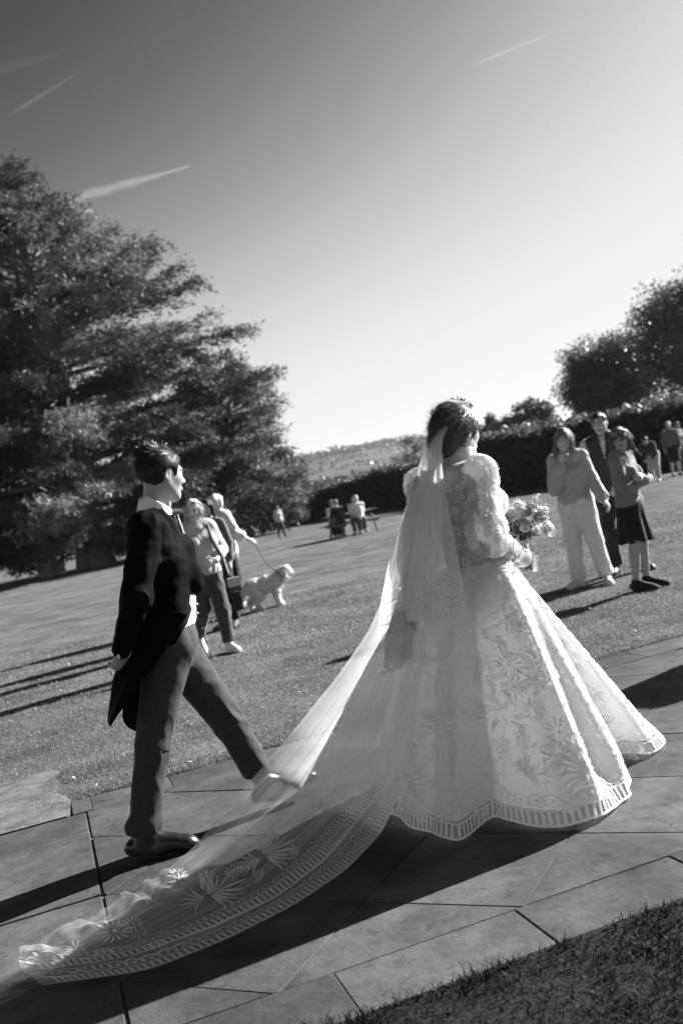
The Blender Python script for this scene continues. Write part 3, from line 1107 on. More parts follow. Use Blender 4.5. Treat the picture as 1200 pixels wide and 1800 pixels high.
def sdf_head(S, F, k=.02):
    hh = .23 * F.s
    A = F.hA
    P = lambda *q: head_pts(F, q)
    fem = F.female
    S.ell(P(-.06, 0, .12), np.array([.43, .335, .385]) * hh, A, k)
    S.ell(P(.09, 0, -.14), np.array([.27, .25 if fem else .265, .34]) * hh, A, .03)
    for sgn in (-1, 1):
        S.cone(P(-.03, .2 * sgn, -.2), P(.22, .06 * sgn, -.42), .075 * hh, .07 * hh, .03)
        S.ell(P(.22, .15 * sgn, -.09), np.array([.12, .1, .1]) * hh, A, .03)
    S.ell(P(.26, 0, -.42), np.array([.085, .1, .075]) * hh, A, .025)
    S.cone(P(.345, -.15, .075), P(.345, .15, .075), .045 * hh, .045 * hh, .02)
    for sgn in (-1, 1):
        S.ell(P(.43, .14 * sgn, -.005), np.array([.1, .09, .055]) * hh, A, .012, 'cut')
        S.ell(P(.315, .14 * sgn, -.01), np.array([.055, .06, .05]) * hh, A, .004)
    S.cone(P(.36, 0, .04), P(.455, 0, -.13), .034 * hh, .05 * hh, .012)
    for sgn in (-1, 1):
        S.ell(P(.40, .05 * sgn, -.145), np.array([.05, .04, .035]) * hh, A, .008)
    S.cone(P(.35, -.08, -.265), P(.35, .08, -.265), .035 * hh, .035 * hh, .012)
    S.cone(P(.355, -.06, -.30), P(.355, .06, -.30), .035 * hh, .035 * hh, .01)
    S.cone(P(.40, -.1, -.27), P(.40, .1, -.27), .014 * hh, .014 * hh, .006, 'cut')
    for sgn in (-1, 1):
        EA = np.array([A[0] * .93 - A[2] * .35, A[1], A[2] * .93 + A[0] * .35])
        S.ell(P(-.06, .335 * sgn, -.03), np.array([.08, .035, .135]) * hh, EA, .008)
        S.ell(P(-.04, .365 * sgn, -.01), np.array([.04, .02, .075]) * hh, EA, .006, 'cut')


def sdf_hand(S, wr, d, palm, side, curl=.5, s=1.0, spread=.0, thumb=1.0):
    """side: unit vector towards the thumb. fingers bend towards palm normal."""
    d = nrm(d); palm = nrm(np.asarray(palm) - d * (np.asarray(palm) @ d)); t = nrm(np.asarray(side) - d * (np.asarray(side) @ d) - palm * (np.asarray(side) @ palm))
    wr = np.asarray(wr, float)
    S.cone(wr - d * .01 * s, wr + d * .075 * s, .028 * s, .040 * s, .015, flat=(palm, .5))
    for i, (o, L) in enumerate(((.031, .9), (.0105, 1.0), (-.0105, .93), (-.03, .74))):
        p = wr + d * (.088 - .006 * abs(i - 1)) * s + t * o * s
        a = 0.15 * curl
        for L0, r0, r1, b in ((.042, .0098, .009, .7), (.027, .009, .0082, 1.0), (.022, .0082, .0068, .7)):
            a += curl * b
            q = p + (d * math.cos(a) + palm * math.sin(a) + t * spread * o * 8) * L0 * L * s
            S.cone(p, q, r0 * s, r1 * s, .004)
            p = q
    p = wr + d * .022 * s + t * .026 * s
    q = p + (d * .7 + t * .55 + palm * .35) * .042 * s
    S.cone(p, q, .014 * s, .0115 * s, .01)
    S.cone(q, q + (d * .85 + t * .1 + palm * .45 * thumb) * .05 * s, .0112 * s, .0085 * s, .004)


def sdf_limbs(S, F):
    J, s = F.J, F.s
    for c in 'LR':
        S.cone(J['sh' + c], J['el' + c], .052 * s, .042 * s, .03)
        S.cone(J['el' + c], J['wr' + c], .043 * s, .028 * s, .02)
        S.cone(J['hip' + c], J['kn' + c], .083 * s, .056 * s, .04)
        S.cone(J['kn' + c], J['an' + c], .056 * s, .036 * s, .02)
        m = J['kn' + c] * .68 + J['an' + c] * .32
        shin = nrm(J['an' + c] - J['kn' + c]); back = -(F.fw - shin * (F.fw @ shin))
        if not getattr(F, 'slim', False): S.ell(m + nrm(back) * .018 * s, np.array([.05, .05, .13]) * s, None, .03)
        foot = J['toe' + c] - J['an' + c]
        S.cone(J['an' + c] - np.array([0, 0, .03]) * s - nrm(foot) * .02, J['toe' + c] - nrm(foot) * .03 - np.array([0, 0, .004]), .026 * s, .018 * s, .02)


def sdf_torso(S, F, g=0.0, k=.04):
    J, s = F.J, F.s
    fw = F.fw
    hipw = .155 if F.female else .148
    S.cone(J['pel'] - F.lf * .06 * s, J['pel'] + F.lf * .06 * s, .1 * s + g, .1 * s + g, k)
    S.cone(J['pel'] + (J['chest'] - J['pel']) * .05, J['pel'] + (J['chest'] - J['pel']) * .55, hipw * s + g, (.125 if F.female else .14) * s + g, k, flat=(fw, .68))
    S.cone(J['pel'] + (J['chest'] - J['pel']) * .5, J['chest'], .13 * s + g, .155 * s + g, k, flat=(fw, .70))
    nd_, nr_ = getattr(F, 'nk', (.05, .10))
    S.cone(J['chest'], J['neck'] - F.up * nd_ * s, .155 * s + g, nr_ * s + g, k, flat=(fw, .68))
    S.cone(J['shL'] * .85 + J['shR'] * .15, J['shR'] * .85 + J['shL'] * .15, .062 * s + g, .062 * s + g, k)
    if F.female:
        for sg in (-1, 1):
            S.ell(J['chest'] + fw * .085 * s + F.lf * sg * .075 * s - F.up * .01 * s, np.array([.065, .07, .065]) * s + g, np.array([F.fw, F.lf, F.up]), .04)


def bounds(F, pad=.25):
    P = np.array(list(F.J.values()))
    return P.min(0) - pad, P.max(0) + pad


def face_mats(V, F, Fc, smile=False):
    c = V[Fc].mean(1)
    q = ((c - F.J['head']) @ F.hA.T) / (.23 * F.s)
    mi = np.zeros(len(Fc), int)
    ay = np.abs(q[:, 1])
    mi[(q[:, 0] > .24) & (np.abs(ay - .14) < .05) & (np.abs(q[:, 2] + .005) < .022)] = 1
    mi[(q[:, 0] > .28) & (ay < .10) & (np.abs(q[:, 2] + .278) < .042)] = 2
    mi[(q[:, 0] > .22) & (np.abs(ay - .145) < .085) & (np.abs(q[:, 2] - .088) < .024)] = 3
    if smile:
        mi[(q[:, 0] > .28) & (ay < .075) & (np.abs(q[:, 2] + .278) < .02)] = 4
    return mi


def body(F, root, h, skin=None, smile=False, extra=None):
    lo, hi = bounds(F)
    S = SDF(lo, hi, h)
    sdf_torso(S, F, -.012)
    J, s = F.J, F.s
    S.cone(J['neck'] - F.up * .03 * s, J['head'] + (J['neck'] - J['head']) * .25 - F.hA[0] * .02 * s, (.05 if F.female else .056) * s, (.045 if F.female else .053) * s, .03)
    sdf_limbs(S, F)
    sdf_head(S, F)
    for c in 'LR':
        hd = F.hands.get(c)
        fo = nrm(J['wr' + c] - J['el' + c])
        if hd is None:
            hd = dict(d=fo + F.fw * .15, palm=F.lf * (-1 if c == 'L' else 1), side=F.fw, curl=.45)
        sdf_hand(S, J['wr' + c], hd['d'], hd['palm'], hd['side'], hd.get('curl', .5), s, thumb=hd.get('thumb', 1.0))
    if extra: extra(S)
    V, Fc = S.mesh()
    return mesh_np('body', V, Fc, [skin or M_SKIN, M_EYE, M_LIP, M_BROW, M_TEETH], face_mats(V, F, Fc, smile), True, root)


def garment(name, F, root, h, m, fn, noise=None, pad=.3, lo=None, hi=None):
    if lo is None: lo, hi = bounds(F, pad)
    S = SDF(lo, hi, h)
    fn(S)
    if noise: S.noise(*noise)
    V, Fc = S.mesh()
    o = mesh_np(name, V, Fc, m, None, True, root)
    J = F.J
    if h < .0125 and name in ('sweatshirt', 'jumper', 'blouse', 'shirt'):
        add_folds(o, [(J['shL'], J['elL'], 1.0), (J['elL'], J['wrL'], 1.2), (J['shR'], J['elR'], 1.0), (J['elR'], J['wrR'], 1.2), (J['pel'], J['neck'], .8)], .008, 31, 11.0, 1.2)
    elif h < .0125 and name == 'trousers':
        add_folds(o, [(J['hipL'], J['knL'], .8), (J['knL'], J['anL'], 1.0), (J['hipR'], J['knR'], .8), (J['knR'], J['anR'], 1.0)], .009, 33, 9.0, 1.2)
    return o


def add_folds(o, segs, amp, seed, fl=14.0, fa=1.4, ref=None):
    """push cloth along its normals with creases that run round each limb segment"""
    me = o.data
    n = len(me.vertices)
    V = np.zeros(n * 3, np.float32); me.vertices.foreach_get('co', V); V = V.reshape(-1, 3).astype(float)
    N = np.zeros(n * 3, np.float32); me.vertices.foreach_get('normal', N); N = N.reshape(-1, 3)
    best = np.full(n, 9.0); val = np.zeros(n)
    for k, (p, q, a) in enumerate(segs):
        L = np.linalg.norm(q - p); e = (q - p) / L
        t = (V - p) @ e; r_ = V - p - np.clip(t, 0, L)[:, None] * e; dd = np.linalg.norm(r_, axis=1)
        rf = np.array([1., .3, .1]) if ref is None else ref
        n1 = nrm(rf - e * (rf @ e)); n2 = np.cross(e, n1)
        ang = np.arctan2(r_ @ n2, r_ @ n1)
        c, s_ = np.cos(ang) * fa, np.sin(ang) * fa
        env = .35 + .65 * np.maximum(np.exp(-((t - 0) / .10) ** 2), np.exp(-((t - L) / .12) ** 2))
        v = (1 - np.abs(vnoise(t * fl + 1.6 * np.sin(ang), c + k * 3, s_, seed)) * 2) * env * a
        m = dd < best
        val[m] = v[m]; best[m] = dd[m]
    V2 = V + N * (val * amp)[:, None]
    me.vertices.foreach_set('co', V2.astype(np.float32).ravel()); me.update()


def lerp(a, b, t):
    return np.asarray(a) * (1 - t) + np.asarray(b) * t


def top_fn(F, g=.018, hem=None, sl=(1.0, 1.0), rs=(.066, .056, .046), neck=.07, puff=0.0):
    """jumper / shirt: torso, sleeves to fraction sl of the arm (2 = wrist)"""
    def fn(S):
        J, s = F.J, F.s
        sdf_torso(S, F, g)
        hz = (J['pel'] if hem is None else J['pel'] + F.up * hem * s)
        # hem and neckline
        if hem is not None and hem < -.05:
            S.cone(J['pel'] + F.up * .05, hz, .155 * s + g, .165 * s + g, .05, flat=(F.fw, .75))
        S.cut(hz, -F.up, .012)
        nd = nrm(F.J['neck'] - F.J['chest'] + F.fw * .12)
        S.cone(J['neck'] + F.up * .03 * s, J['neck'] + F.up * .2 * s, neck * s, neck * 1.1 * s, .01, 'cut')
        for c, f in (('L', sl[0]), ('R', sl[1])):
            if f <= 0: continue
            e = J['el' + c] if f >= 1 else lerp(J['sh' + c], J['el' + c], f)
            S.cone(J['sh' + c], e, rs[0] * s, rs[1] * s, .022)
            if f > 1:
                w = lerp(J['el' + c], J['wr' + c], min(1, f - 1))
                S.cone(J['el' + c], lerp(J['el' + c], w, .85), rs[1] * s, (rs[2] + puff) * s, .012)
                S.cone(lerp(J['el' + c], w, .9), w, rs[2] * s * .92, rs[2] * s * .8, .012)
    return fn


def trousers_fn(F, r=(.105, .08, .062), top=.08, hemf=.93, flare=0.0):
    def fn(S):
        J, s = F.J, F.s
        S.cone(J['pel'] - F.lf * .055 * s, J['pel'] + F.lf * .055 * s, .115 * s, .115 * s, .04)
        S.cone(J['pel'], J['pel'] + F.up * top * s, .158 * s, .145 * s, .04, flat=(F.fw, .74))
        for c in 'LR':
            S.cone(J['hip' + c], J['kn' + c], r[0] * s, r[1] * s, .05)
            e = lerp(J['kn' + c], J['an' + c], hemf)
            S.cone(J['kn' + c], e, r[1] * s, (r[2] + flare) * s, .03)
            d = nrm(J['an' + c] - J['kn' + c])
            n = e + d * (r[2] + flare) * s * .55
            # trim the rounded end to an open-looking hem
            lo = np.minimum(e, n) - .16; hi = np.maximum(e, n) + .16
            sl_, (X, Y, Z) = S.sub(lo, hi)
            dd = (X - e[0]) * d[0] + (Y - e[1]) * d[1] + (Z - e[2]) * d[2] - .01
            S.d[sl_] = np.maximum(S.d[sl_], dd)
        S.cut(J['pel'] + F.up * top * s, F.up, .01)
    return fn


def shoe(F, root, c, h, m, sole=None, boot=0.0, name='shoe'):
    J, s = F.J, F.s
    an, toe = J['an' + c], J['toe' + c]
    d = toe - an
    fl = nrm(np.array([d[0], d[1], d[2] * 1.0]))
    side = nrm(np.cross([0, 0, 1], fl)); upv = nrm(np.cross(fl, side))
    # sole plane from ankle along foot
    heel = an - upv * .045 * s - nrm(fl) * .035 * s
    lo = np.minimum(an, toe) - .18; hi = np.maximum(an, toe) + .18
    S = SDF(lo, hi, h)
    foot = toe - an; fl2 = nrm(foot - upv * (foot @ upv))
    S.cone(heel, heel + fl2 * .10 * s, .035 * s, .037 * s, .02)
    S.cone(heel + fl2 * .08 * s, toe + upv * .002 * s, .040 * s, .034 * s, .03, flat=(upv, .85))
    S.ell(toe + fl2 * .012 * s, np.array([.050, .038, .026]) * s, np.array([fl2, side, upv]), .04)
    S.cone(heel + fl2 * .04 * s, an + upv * (.015 + boot) * s, .037 * s, (.040 + boot * .1) * s, .025)
    S.cone(an + upv * .01 * s, lerp(an, toe, .7) + upv * .006 * s, .036 * s, .026 * s, .04)
    base = np.minimum(heel @ upv, toe @ upv) - .03 * s
    S.cut(upv * (base + .004), -upv, .004)
    V, Fc = S.mesh()
    o = mesh_np(name, V, Fc, m, None, True, root)
    if sole is not None:
        S2 = SDF(lo, hi, h)
        S2.cone(heel, heel + fl2 * .10 * s, .040 * s, .043 * s, .02)
        S2.cone(heel + fl2 * .08 * s, toe, .045 * s, .041 * s, .03)
        S2.ell(toe + fl2 * .015 * s, np.array([.054, .046, .04]) * s, np.array([fl2, side, upv]), .02)
        S2.cut(upv * (base - .006), -upv, 0.0)
        S2.cut(upv * (base + .018 * s), upv, 0.0)
        V, Fc = S2.mesh()
        mesh_np('sole', V, Fc, sole, None, True, o)
    return o


def strands(root, name, m, P, D, N, L, curl, wid, seed, seg=5, grav=0.0):
    """many thin hair ribbons as one part"""
    rng = np.random.default_rng(seed)
    n = len(P)
    P = np.asarray(P, float); D = np.asarray(D, float); N = np.asarray(N, float)
    L = np.broadcast_to(L, (n,)).astype(float)
    S = np.cross(D, N); S /= np.linalg.norm(S, axis=1)[:, None] + 1e-9
    pts = [P]
    d = D.copy()
    ph = rng.uniform(-1, 1, (n, 1))
    for i in range(seg):
        d = d + S * curl * ph + np.array([0, 0, -grav]) - N * .02
        d /= np.linalg.norm(d, axis=1)[:, None]
        pts.append(pts[-1] + d * (L / seg)[:, None])
    V = []
    for i, p in enumerate(pts):
        w_ = wid * (1 - .75 * i / seg)
        V.append(p - S * w_ / 2); V.append(p + S * w_ / 2)
    V = np.stack(V, 1).reshape(-1, 3)
    k = 2 * (seg + 1)
    b = np.arange(n)[:, None] * k
    F = np.concatenate([b + np.array([2 * i, 2 * i + 1, 2 * i + 3, 2 * i + 2]) for i in range(seg)], 0)
    return mesh_np(name, V, F, m, None, True, root)


def hair_cap(F, root, h, m, style, seed=1):
    hh = .23 * F.s
    A = F.hA
    P = lambda *q: head_pts(F, q)
    lo, hi = F.J['head'] - .42 * F.s, F.J['head'] + .32 * F.s
    S = SDF(lo, hi, h)
    g = {'short': .045, 'crop': .022}.get(style, .07)
    S.ell(P(-.075, 0, .155), np.array([.43 + g, .335 + g, .385 + g]) * hh, A, 0)
    # face opening
    S.ell(P(.38, 0, -.2), np.array([.30, .40, .50]) * hh, A, .02, 'cut')
    S.ell(P(.1, 0, -.42), np.array([.34, .5, .38]) * hh, A, .02, 'cut')
    if style in ('short', 'crop'):
        S.ell(P(-.12, 0, -.60), np.array([.6, .6, .28]) * hh, A, .02, 'cut')
        for sg in (-1, 1): S.ell(P(.0, .37 * sg, -.03), np.array([.12, .1, .16]) * hh, A, .015, 'cut')
    if style == 'bob':
        for sg in (-1, 1):
            S.cone(P(-.0, .33 * sg, .2), P(.06, .37 * sg, -.28), .11 * hh, .09 * hh, .03)
        S.cone(P(-.3, 0, .1), P(-.33, 0, -.25), .25 * hh, .2 * hh, .04)
        S.ell(P(.33, 0, .36), np.array([.12, .24, .1]) * hh, A, .03)
    if style == 'long':
        for sg in (-1, 1):
            S.cone(P(.02, .33 * sg, .2), P(.08, .37 * sg, -.45), .11 * hh, .1 * hh, .03)
            S.cone(P(.08, .37 * sg, -.4), P(.13, .40 * sg, -.95), .11 * hh, .06 * hh, .03)
        S.cone(P(-.3, 0, .1), P(-.34, 0, -.6), .28 * hh, .2 * hh, .04)
    if style == 'shoulder':
        for sg in (-1, 1):
            S.cone(P(.0, .33 * sg, .2), P(.0, .40 * sg, -.4), .12 * hh, .12 * hh, .03)
        S.cone(P(-.3, 0, .1), P(-.34, 0, -.5), .27 * hh, .25 * hh, .04)
    S.noise(.012 * (1.3 if style in ('bob', 'shoulder') else .9), (30, 30, 9), seed)
    V, Fc = S.mesh()
    o = mesh_np('hair', V, Fc, m, None, True, root)
    if style in ('long', 'shoulder', 'bob') and h < .0095:
        rng = np.random.default_rng(seed + 50)
        cen = V[Fc].mean(1); N = np.cross(V[Fc[:, 1]] - V[Fc[:, 0]], V[Fc[:, 2]] - V[Fc[:, 0]]); N /= np.linalg.norm(N, axis=1)[:, None] + 1e-9
        k = rng.choice(len(cen), 900)
        out = cen[k] - P(0, 0, .3); out[:, 2] = 0; out /= np.linalg.norm(out, axis=1)[:, None] + 1e-9
        D = out * .5 - np.array([0, 0, 1.]) + rng.normal(0, .22, (len(k), 3)); D -= N[k] * np.sum(D * N[k], 1)[:, None] * .8; D /= np.linalg.norm(D, axis=1)[:, None]
        q = strands(root, 'hair_strands', m, cen[k], D, N[k], rng.uniform(.04, .12, len(k)), .2, .006, seed + 2, 5, .1)
        q['kind'] = 'stuff'
    return o

# ------------------------------------------------------------------ the groom
M_COAT = mat('cloth_morning_coat', .005, .75, .25, 20, .15, 160, spec=.03)
M_STRIPE = None


def stripe_material():
    m = bpy.data.materials.new('cloth_morning_stripe')
    m.use_nodes = True
    n = m.node_tree
    p = n.nodes['Principled BSDF']
    p.inputs['Roughness'].default_value = .8
    p.inputs['Specular IOR Level'].default_value = .2
    p.inputs['Sheen Weight'].default_value = .05
    a = n.nodes.new('ShaderNodeAttribute'); a.attribute_name = 'stripe'
    mm = n.nodes.new('ShaderNodeMath'); mm.operation = 'SINE'
    n.links.new(a.outputs['Fac'], mm.inputs[0])
    r = n.nodes.new('ShaderNodeValToRGB')
    r.color_ramp.elements[0].position = .35; r.color_ramp.elements[1].position = .8
    r.color_ramp.elements[0].color = grey(.024); r.color_ramp.elements[1].color = grey(.065)
    mr = n.nodes.new('ShaderNodeMapRange'); mr.inputs[1].default_value = -1; mr.inputs[2].default_value = 1
    n.links.new(mm.outputs[0], mr.inputs[0]); n.links.new(mr.outputs[0], r.inputs[0])
    no = n.nodes.new('ShaderNodeTexNoise'); no.inputs['Scale'].default_value = 60; no.inputs['Detail'].default_value = 4
    tc = n.nodes.new('ShaderNodeTexCoord'); n.links.new(tc.outputs['Object'], no.inputs['Vector'])
    mx = n.nodes.new('ShaderNodeMixRGB'); mx.blend_type = 'OVERLAY'; mx.inputs[0].default_value = .4
    n.links.new(r.outputs[0], mx.inputs[1]); n.links.new(no.outputs['Fac'], mx.inputs[2])
    n.links.new(mx.outputs[0], p.inputs['Base Color'])
    b = n.nodes.new('ShaderNodeBump'); b.inputs['Strength'].default_value = .2; b.inputs['Distance'].default_value = .002
    n.links.new(no.outputs['Fac'], b.inputs['Height']); n.links.new(b.outputs[0], p.inputs['Normal'])
    return m


def build_groom():
    AZ = math.radians(20)
    fw = np.array([math.cos(AZ), math.sin(AZ), 0]); lf = np.array([-math.sin(AZ), math.cos(AZ), 0])
    C0 = np.array([-1.0, 4.58, 0])

    def gp(px, py, l):
        d = ray(px, py); o = np.array([0, 0, CZ])
        t = (l - (o - C0) @ lf) / (d @ lf)
        return o + d * t

    base = gp(265, 1500, -.09); base[2] = 0
    B = base
    G = lambda px, py, l: gp(px, py, l) - B
    F = Fig(1.81, AZ, False, math.radians(38), math.radians(7))
    J = F.J
    F.nk = (.085, .07); F.slim = True
    J['head'] = G(285, 836, 0.0); J['neck'] = G(270, 900, 0); J['chest'] = G(280, 985, 0); J['pel'] = G(296, 1118, 0)
    J['shR'] = G(258, 932, -.19); J['shL'] = G(283, 934, .18)
    J['elR'] = G(240, 1048, -.25); J['wrR'] = G(217, 1146, -.12)
    J['elL'] = G(262, 1048, .2); J['wrL'] = G(225, 1140, .04)
    J['hipR'] = G(296, 1140, -.085); J['hipL'] = G(306, 1140, .085)
    J['knR'] = G(268, 1315, -.10); J['anR'] = G(252, 1472, -.095); J['toeR'] = G(330, 1492, -.12)
    J['knL'] = G(405, 1273, .085); J['anL'] = G(466, 1378, .075); J['toeL'] = G(538, 1366, .10)
    for k in ('toeR',): J[k][2] = .034
    J['anR'][2] = max(J['anR'][2], .09)
    F.hands['R'] = dict(d=nrm(G(207, 1185, -.02) - J['wrR']), palm=lf - fw * .2, side=fw + F.up * .3, curl=.55)
    F.hands['L'] = dict(d=np.array([-.2, -.2, -.9]), palm=-lf, side=fw, curl=.6)
    root = thing('person', 'man in black tailcoat and striped trousers striding with hands behind his back', 'person', B)
    h = .0062
    body(F, root, h, M_SKIN)
    s = F.s
    up = F.up

    # trousers with fine stripes
    def tf(S):
        trousers_fn(F, (.108, .073, .066), .10, .93)(S)
        # turn-up drape breaking on the shoe, creases behind the knees and at the groin
        S.ell(J['anR'] + up * .06 + fw * .015, np.array([.085, .07, .05]), np.array([fw, lf, up]), .03)
    lo, hi = bounds(F, .2)
    S = SDF(lo, hi, h); tf(S)
    S.noise(.005, (10, 10, 6), 5); S.noise(.002, (30, 30, 22), 9)
    S.cut(J['anR'] + up * .012 - fw * .0, -up + fw * .12, .0)
    V, Fc = S.mesh()
    tr = mesh_np('trousers', V, Fc, stripe_material(), None, True, root)
    st = np.zeros(len(V)); best = np.full(len(V), 9.0)
    for c in 'LR':
        for a, b in (('hip', 'kn'), ('kn', 'an')):
            p, q = J[a + c], J[b + c]
            e = nrm(q - p); t = np.clip(((V - p) @ e) / np.linalg.norm(q - p), 0, 1)
            r_ = V - (p + t[:, None] * (q - p)); dd = np.linalg.norm(r_, axis=1)
            n1 = nrm(fw - e * (fw @ e)); n2 = np.cross(e, n1)
            an = np.arctan2(r_ @ n2, r_ @ n1) * .08 * (1 - .2 * t)
            k = dd < best
            st[k] = an[k] * 1300; best[k] = dd[k]
    at_ = tr.data.attributes.new('stripe', 'FLOAT', 'POINT'); at_.data.foreach_set('value', st.astype(np.float32))

    add_folds(tr, [(J['hipR'], J['knR'], .5), (J['knR'], J['anR'], .8), (J['hipL'], J['knL'], 1.0), (J['knL'], J['anL'], .7)], .006, 6)
    # waistcoat
    M_WC = cloth('pale_waistcoat', .4, .05, .8, .2, .15)
    garment('waistcoat', F, root, .007, M_WC, lambda S: (sdf_torso(S, F, .013), S.cone(G(333, 1050, -.04), G(333, 1080, -.04), .03, .03, .05), S.cone(G(333, 1050, .04), G(333, 1080, .04), .03, .03, .05), S.cut(G(300, 1040, 0), up, .01), S.cut(J['pel'] + fw * .03, -fw, .0), S.cut(G(335, 1096, 0), -up + fw * .0, .006),
            S.cut(J['chest'] + up * .09, up + fw * .6, .01)), lo=lo, hi=hi)
    for px, py in ((346, 1062), (347, 1078)): MB().ball(G(px, py, -.05), .007, 8, 6).build('button', mat('button_pale', .5, .4), root)
    # shirt collar and shirt front
    M_SH = cloth('white_shirt', .82, .03, .7, .1, .1)
    def collar(S):
        nb = lerp(J['neck'], J['head'], .42)
        S.cone(J['neck'] - up * .02, nb + up * .03, .082, .074, .01)
        S.cone(J['neck'] - up * .03, nb + up * .14, .066, .066, .0, 'cut')
        S.cut(G(279, 885, 0), up * 1.0 + fw * .8, .003)
        S.cut(J['neck'] - up * .03, -up, .003)
    garment('shirt_collar', F, root, .005, M_SH, collar, lo=J['neck'] - .16, hi=J['neck'] + .2)
    garment('shirt_front', F, root, .007, M_SH, lambda S: (sdf_torso(S, F, .010), S.cut(J['chest'] + up * .03, -up, 0), S.cut(J['neck'] + fw * .02, -fw, 0),
            S.cut(J['neck'] + up * .02, up, .01), S.cut(J['chest'] + lf * .07, lf, 0), S.cut(J['chest'] - lf * .07, -lf, 0)), lo=lo, hi=hi)
    # tie
    mb = MB()
    t0 = G(306, 905, -.01) + fw * .015
    t1 = G(322, 948, -.01) + fw * .01
    for a, w0, w1, y0, y1 in ((0, .022, .017, 0, .16), (1, .017, .04, .16, 1.0)):
        p, q = lerp(t0, t1, y0), lerp(t0, t1, y1)
        R = lambda c, w_: [c - lf * w_ - fw * .012, c + fw * .004 - lf * w_ * .5, c + fw * .004 + lf * w_ * .5, c + lf * w_ - fw * .012]
        mb.add(R(p, w0) + R(q, w1), [(0, 1, 5, 4), (1, 2, 6, 5), (2, 3, 7, 6), (0, 4, 7, 3)])
    mb.build('tie', mat('tie_pattern', .03, .45, v2=.3, scale=90, spec=.5, detail=1), root)

    # coat: body and sleeves
    cutn = nrm(np.cross(lf, G(219, 1241, 0) - G(347, 1042, 0)))
    if cutn @ fw < 0: cutn = -cutn
    def coat(S):
        sdf_torso(S, F, .026)
        S.cone(J['pel'] + up * .02, J['pel'] - up * .06 - fw * .02, .168, .175, .05, flat=(fw, .78))
        # chest drape: front edge follows the photographed outline
        S.cone(G(322, 958, -.04), G(340, 1028, -.03), .05, .045, .05)
        S.cone(G(322, 958, .04), G(340, 1028, .03), .05, .045, .05)
        S.cone(J['shR'] + up * .005, J['elR'], .074, .063, .045)
        S.cone(J['elR'], lerp(J['elR'], J['wrR'], .93), .062, .046, .03)
        S.cone(J['shL'] + up * .005, J['elL'], .074, .063, .045)
        S.cone(J['elL'], lerp(J['elL'], J['wrL'], .93), .062, .046, .03)
        S.cone(J['neck'] - up * .07, J['neck'] - up * .015, .095, .080, .03)
        # neck opening, V towards the button
        S.cone(J['neck'] - up * .02, J['neck'] + up * .2, .072, .095, .01, 'cut')
        v0 = G(300, 905, 0) + fw * .03; v1 = G(335, 985, 0) + fw * .05
        S.cone(v0 + up * .02, v1, .062, .012, .012, 'cut')
    lo2, hi2 = bounds(F, .24)
    S = SDF(lo2, hi2, h); coat(S)
    S.noise(.007, (8, 8, 14), 3); S.noise(.003, (26, 26, 30), 8)
    # hollow below the waist, then the cutaway
    Si = SDF(lo2, hi2, h); sdf_torso(Si, F, .010); Si.cone(J['pel'] + up * .02, J['pel'] - up * .2, .152, .152, .05, flat=(fw, .78))
    Si.cut(J['pel'] + up * .16, up, .02)
    S.d = np.maximum(S.d, -Si.d)
    # separate arm from skirt cut: only the part near the torso axis is cut away
    s_, (X, Y, Z) = S.sub(lo2, lo2 + S.n * S.h)
    b0 = G(347, 1044, 0)
    dd = (X - b0[0]) * cutn[0] + (Y - b0[1]) * cutn[1] + (Z - b0[2]) * cutn[2]
    zc = Z - (J['pel'][2] - .10) + 0 * dd
    armside = ((X - J['elR'][0]) * fw[0] + (Y - J['elR'][1]) * fw[1])
    nearback = (X - J['pel'][0]) * fw[0] + (Y - J['pel'][1]) * fw[1] < -.10
    rem = np.maximum(dd, -1e3)
    low = np.where(nearback, -1.0, -zc)
    S.d = np.maximum(S.d, np.maximum(rem, low)).astype(np.float32)
    V, Fc = S.mesh()
    co_ = mesh_np('tailcoat', V, Fc, M_COAT, None, True, root)
    add_folds(co_, [(J['shR'], J['elR'], .7), (J['elR'], J['wrR'], 1.0), (J['pel'], J['neck'], .4)], .008, 4)

    # skirts of the coat: two hanging tails
    def tail(rows, lb, lfr, seed):
        nu = 10
        ys = [r_[0] for r_ in rows]
        yy = np.linspace(ys[0], ys[-1], 26)
        V = []; rng = np.random.default_rng(seed)
        for y in yy:
            xl = np.interp(y, ys, [r_[1] for r_ in rows]); xr = np.interp(y, ys, [r_[2] for r_ in rows])
            for j in range(nu):
                u = j / (nu - 1)
                l = lb + (lfr - lb) * math.sin(u * math.pi / 2) + .008 * math.sin(u * 9 + y * .02) * (y - ys[0]) / 150
                V.append(G(xl + (xr - xl) * u, y + 0 * u, l))
        V = np.array(V); n = len(yy)
        F_ = [(i * nu + j, i * nu + j + 1, (i + 1) * nu + j + 1, (i + 1) * nu + j) for i in range(n - 1) for j in range(nu - 1)]
        o = mesh_py('coat_tail', V, F_, M_COAT, root, True)
        so_ = o.modifiers.new('thickness', 'SOLIDIFY'); so_.thickness = .006
        return o
    tail([(1075, 217, 332), (1094, 216, 322), (1141, 213, 291), (1175, 207, 266), (1193, 201, 252), (1241, 194, 219), (1267, 191, 201), (1276, 195, 196)], -.03, -.205, 2)
    tail([(1060, 222, 330), (1141, 222, 300), (1193, 218, 256), (1241, 216, 254), (1262, 215, 252), (1276, 221, 251), (1284, 233, 250), (1288, 244, 249)], .0, .12, 3)
    # lapel (near side) with notch, breast pocket handkerchief tip
    lp = [(283, 893), (300, 912), (312, 938), (326, 975), (336, 1010), (331, 1012), (318, 985), (312, 962), (305, 948), (300, 950), (296, 935), (285, 912), (276, 897)]
    V = [G(a, b, -.125 + .0009 * (a - 283)) - lf * .012 for a, b in lp]
    lap = mesh_py('lapel', V, [tuple(range(len(V)))], mat('cloth_lapel', .012, .6, .2, 30, .1, 160, spec=.2), root)
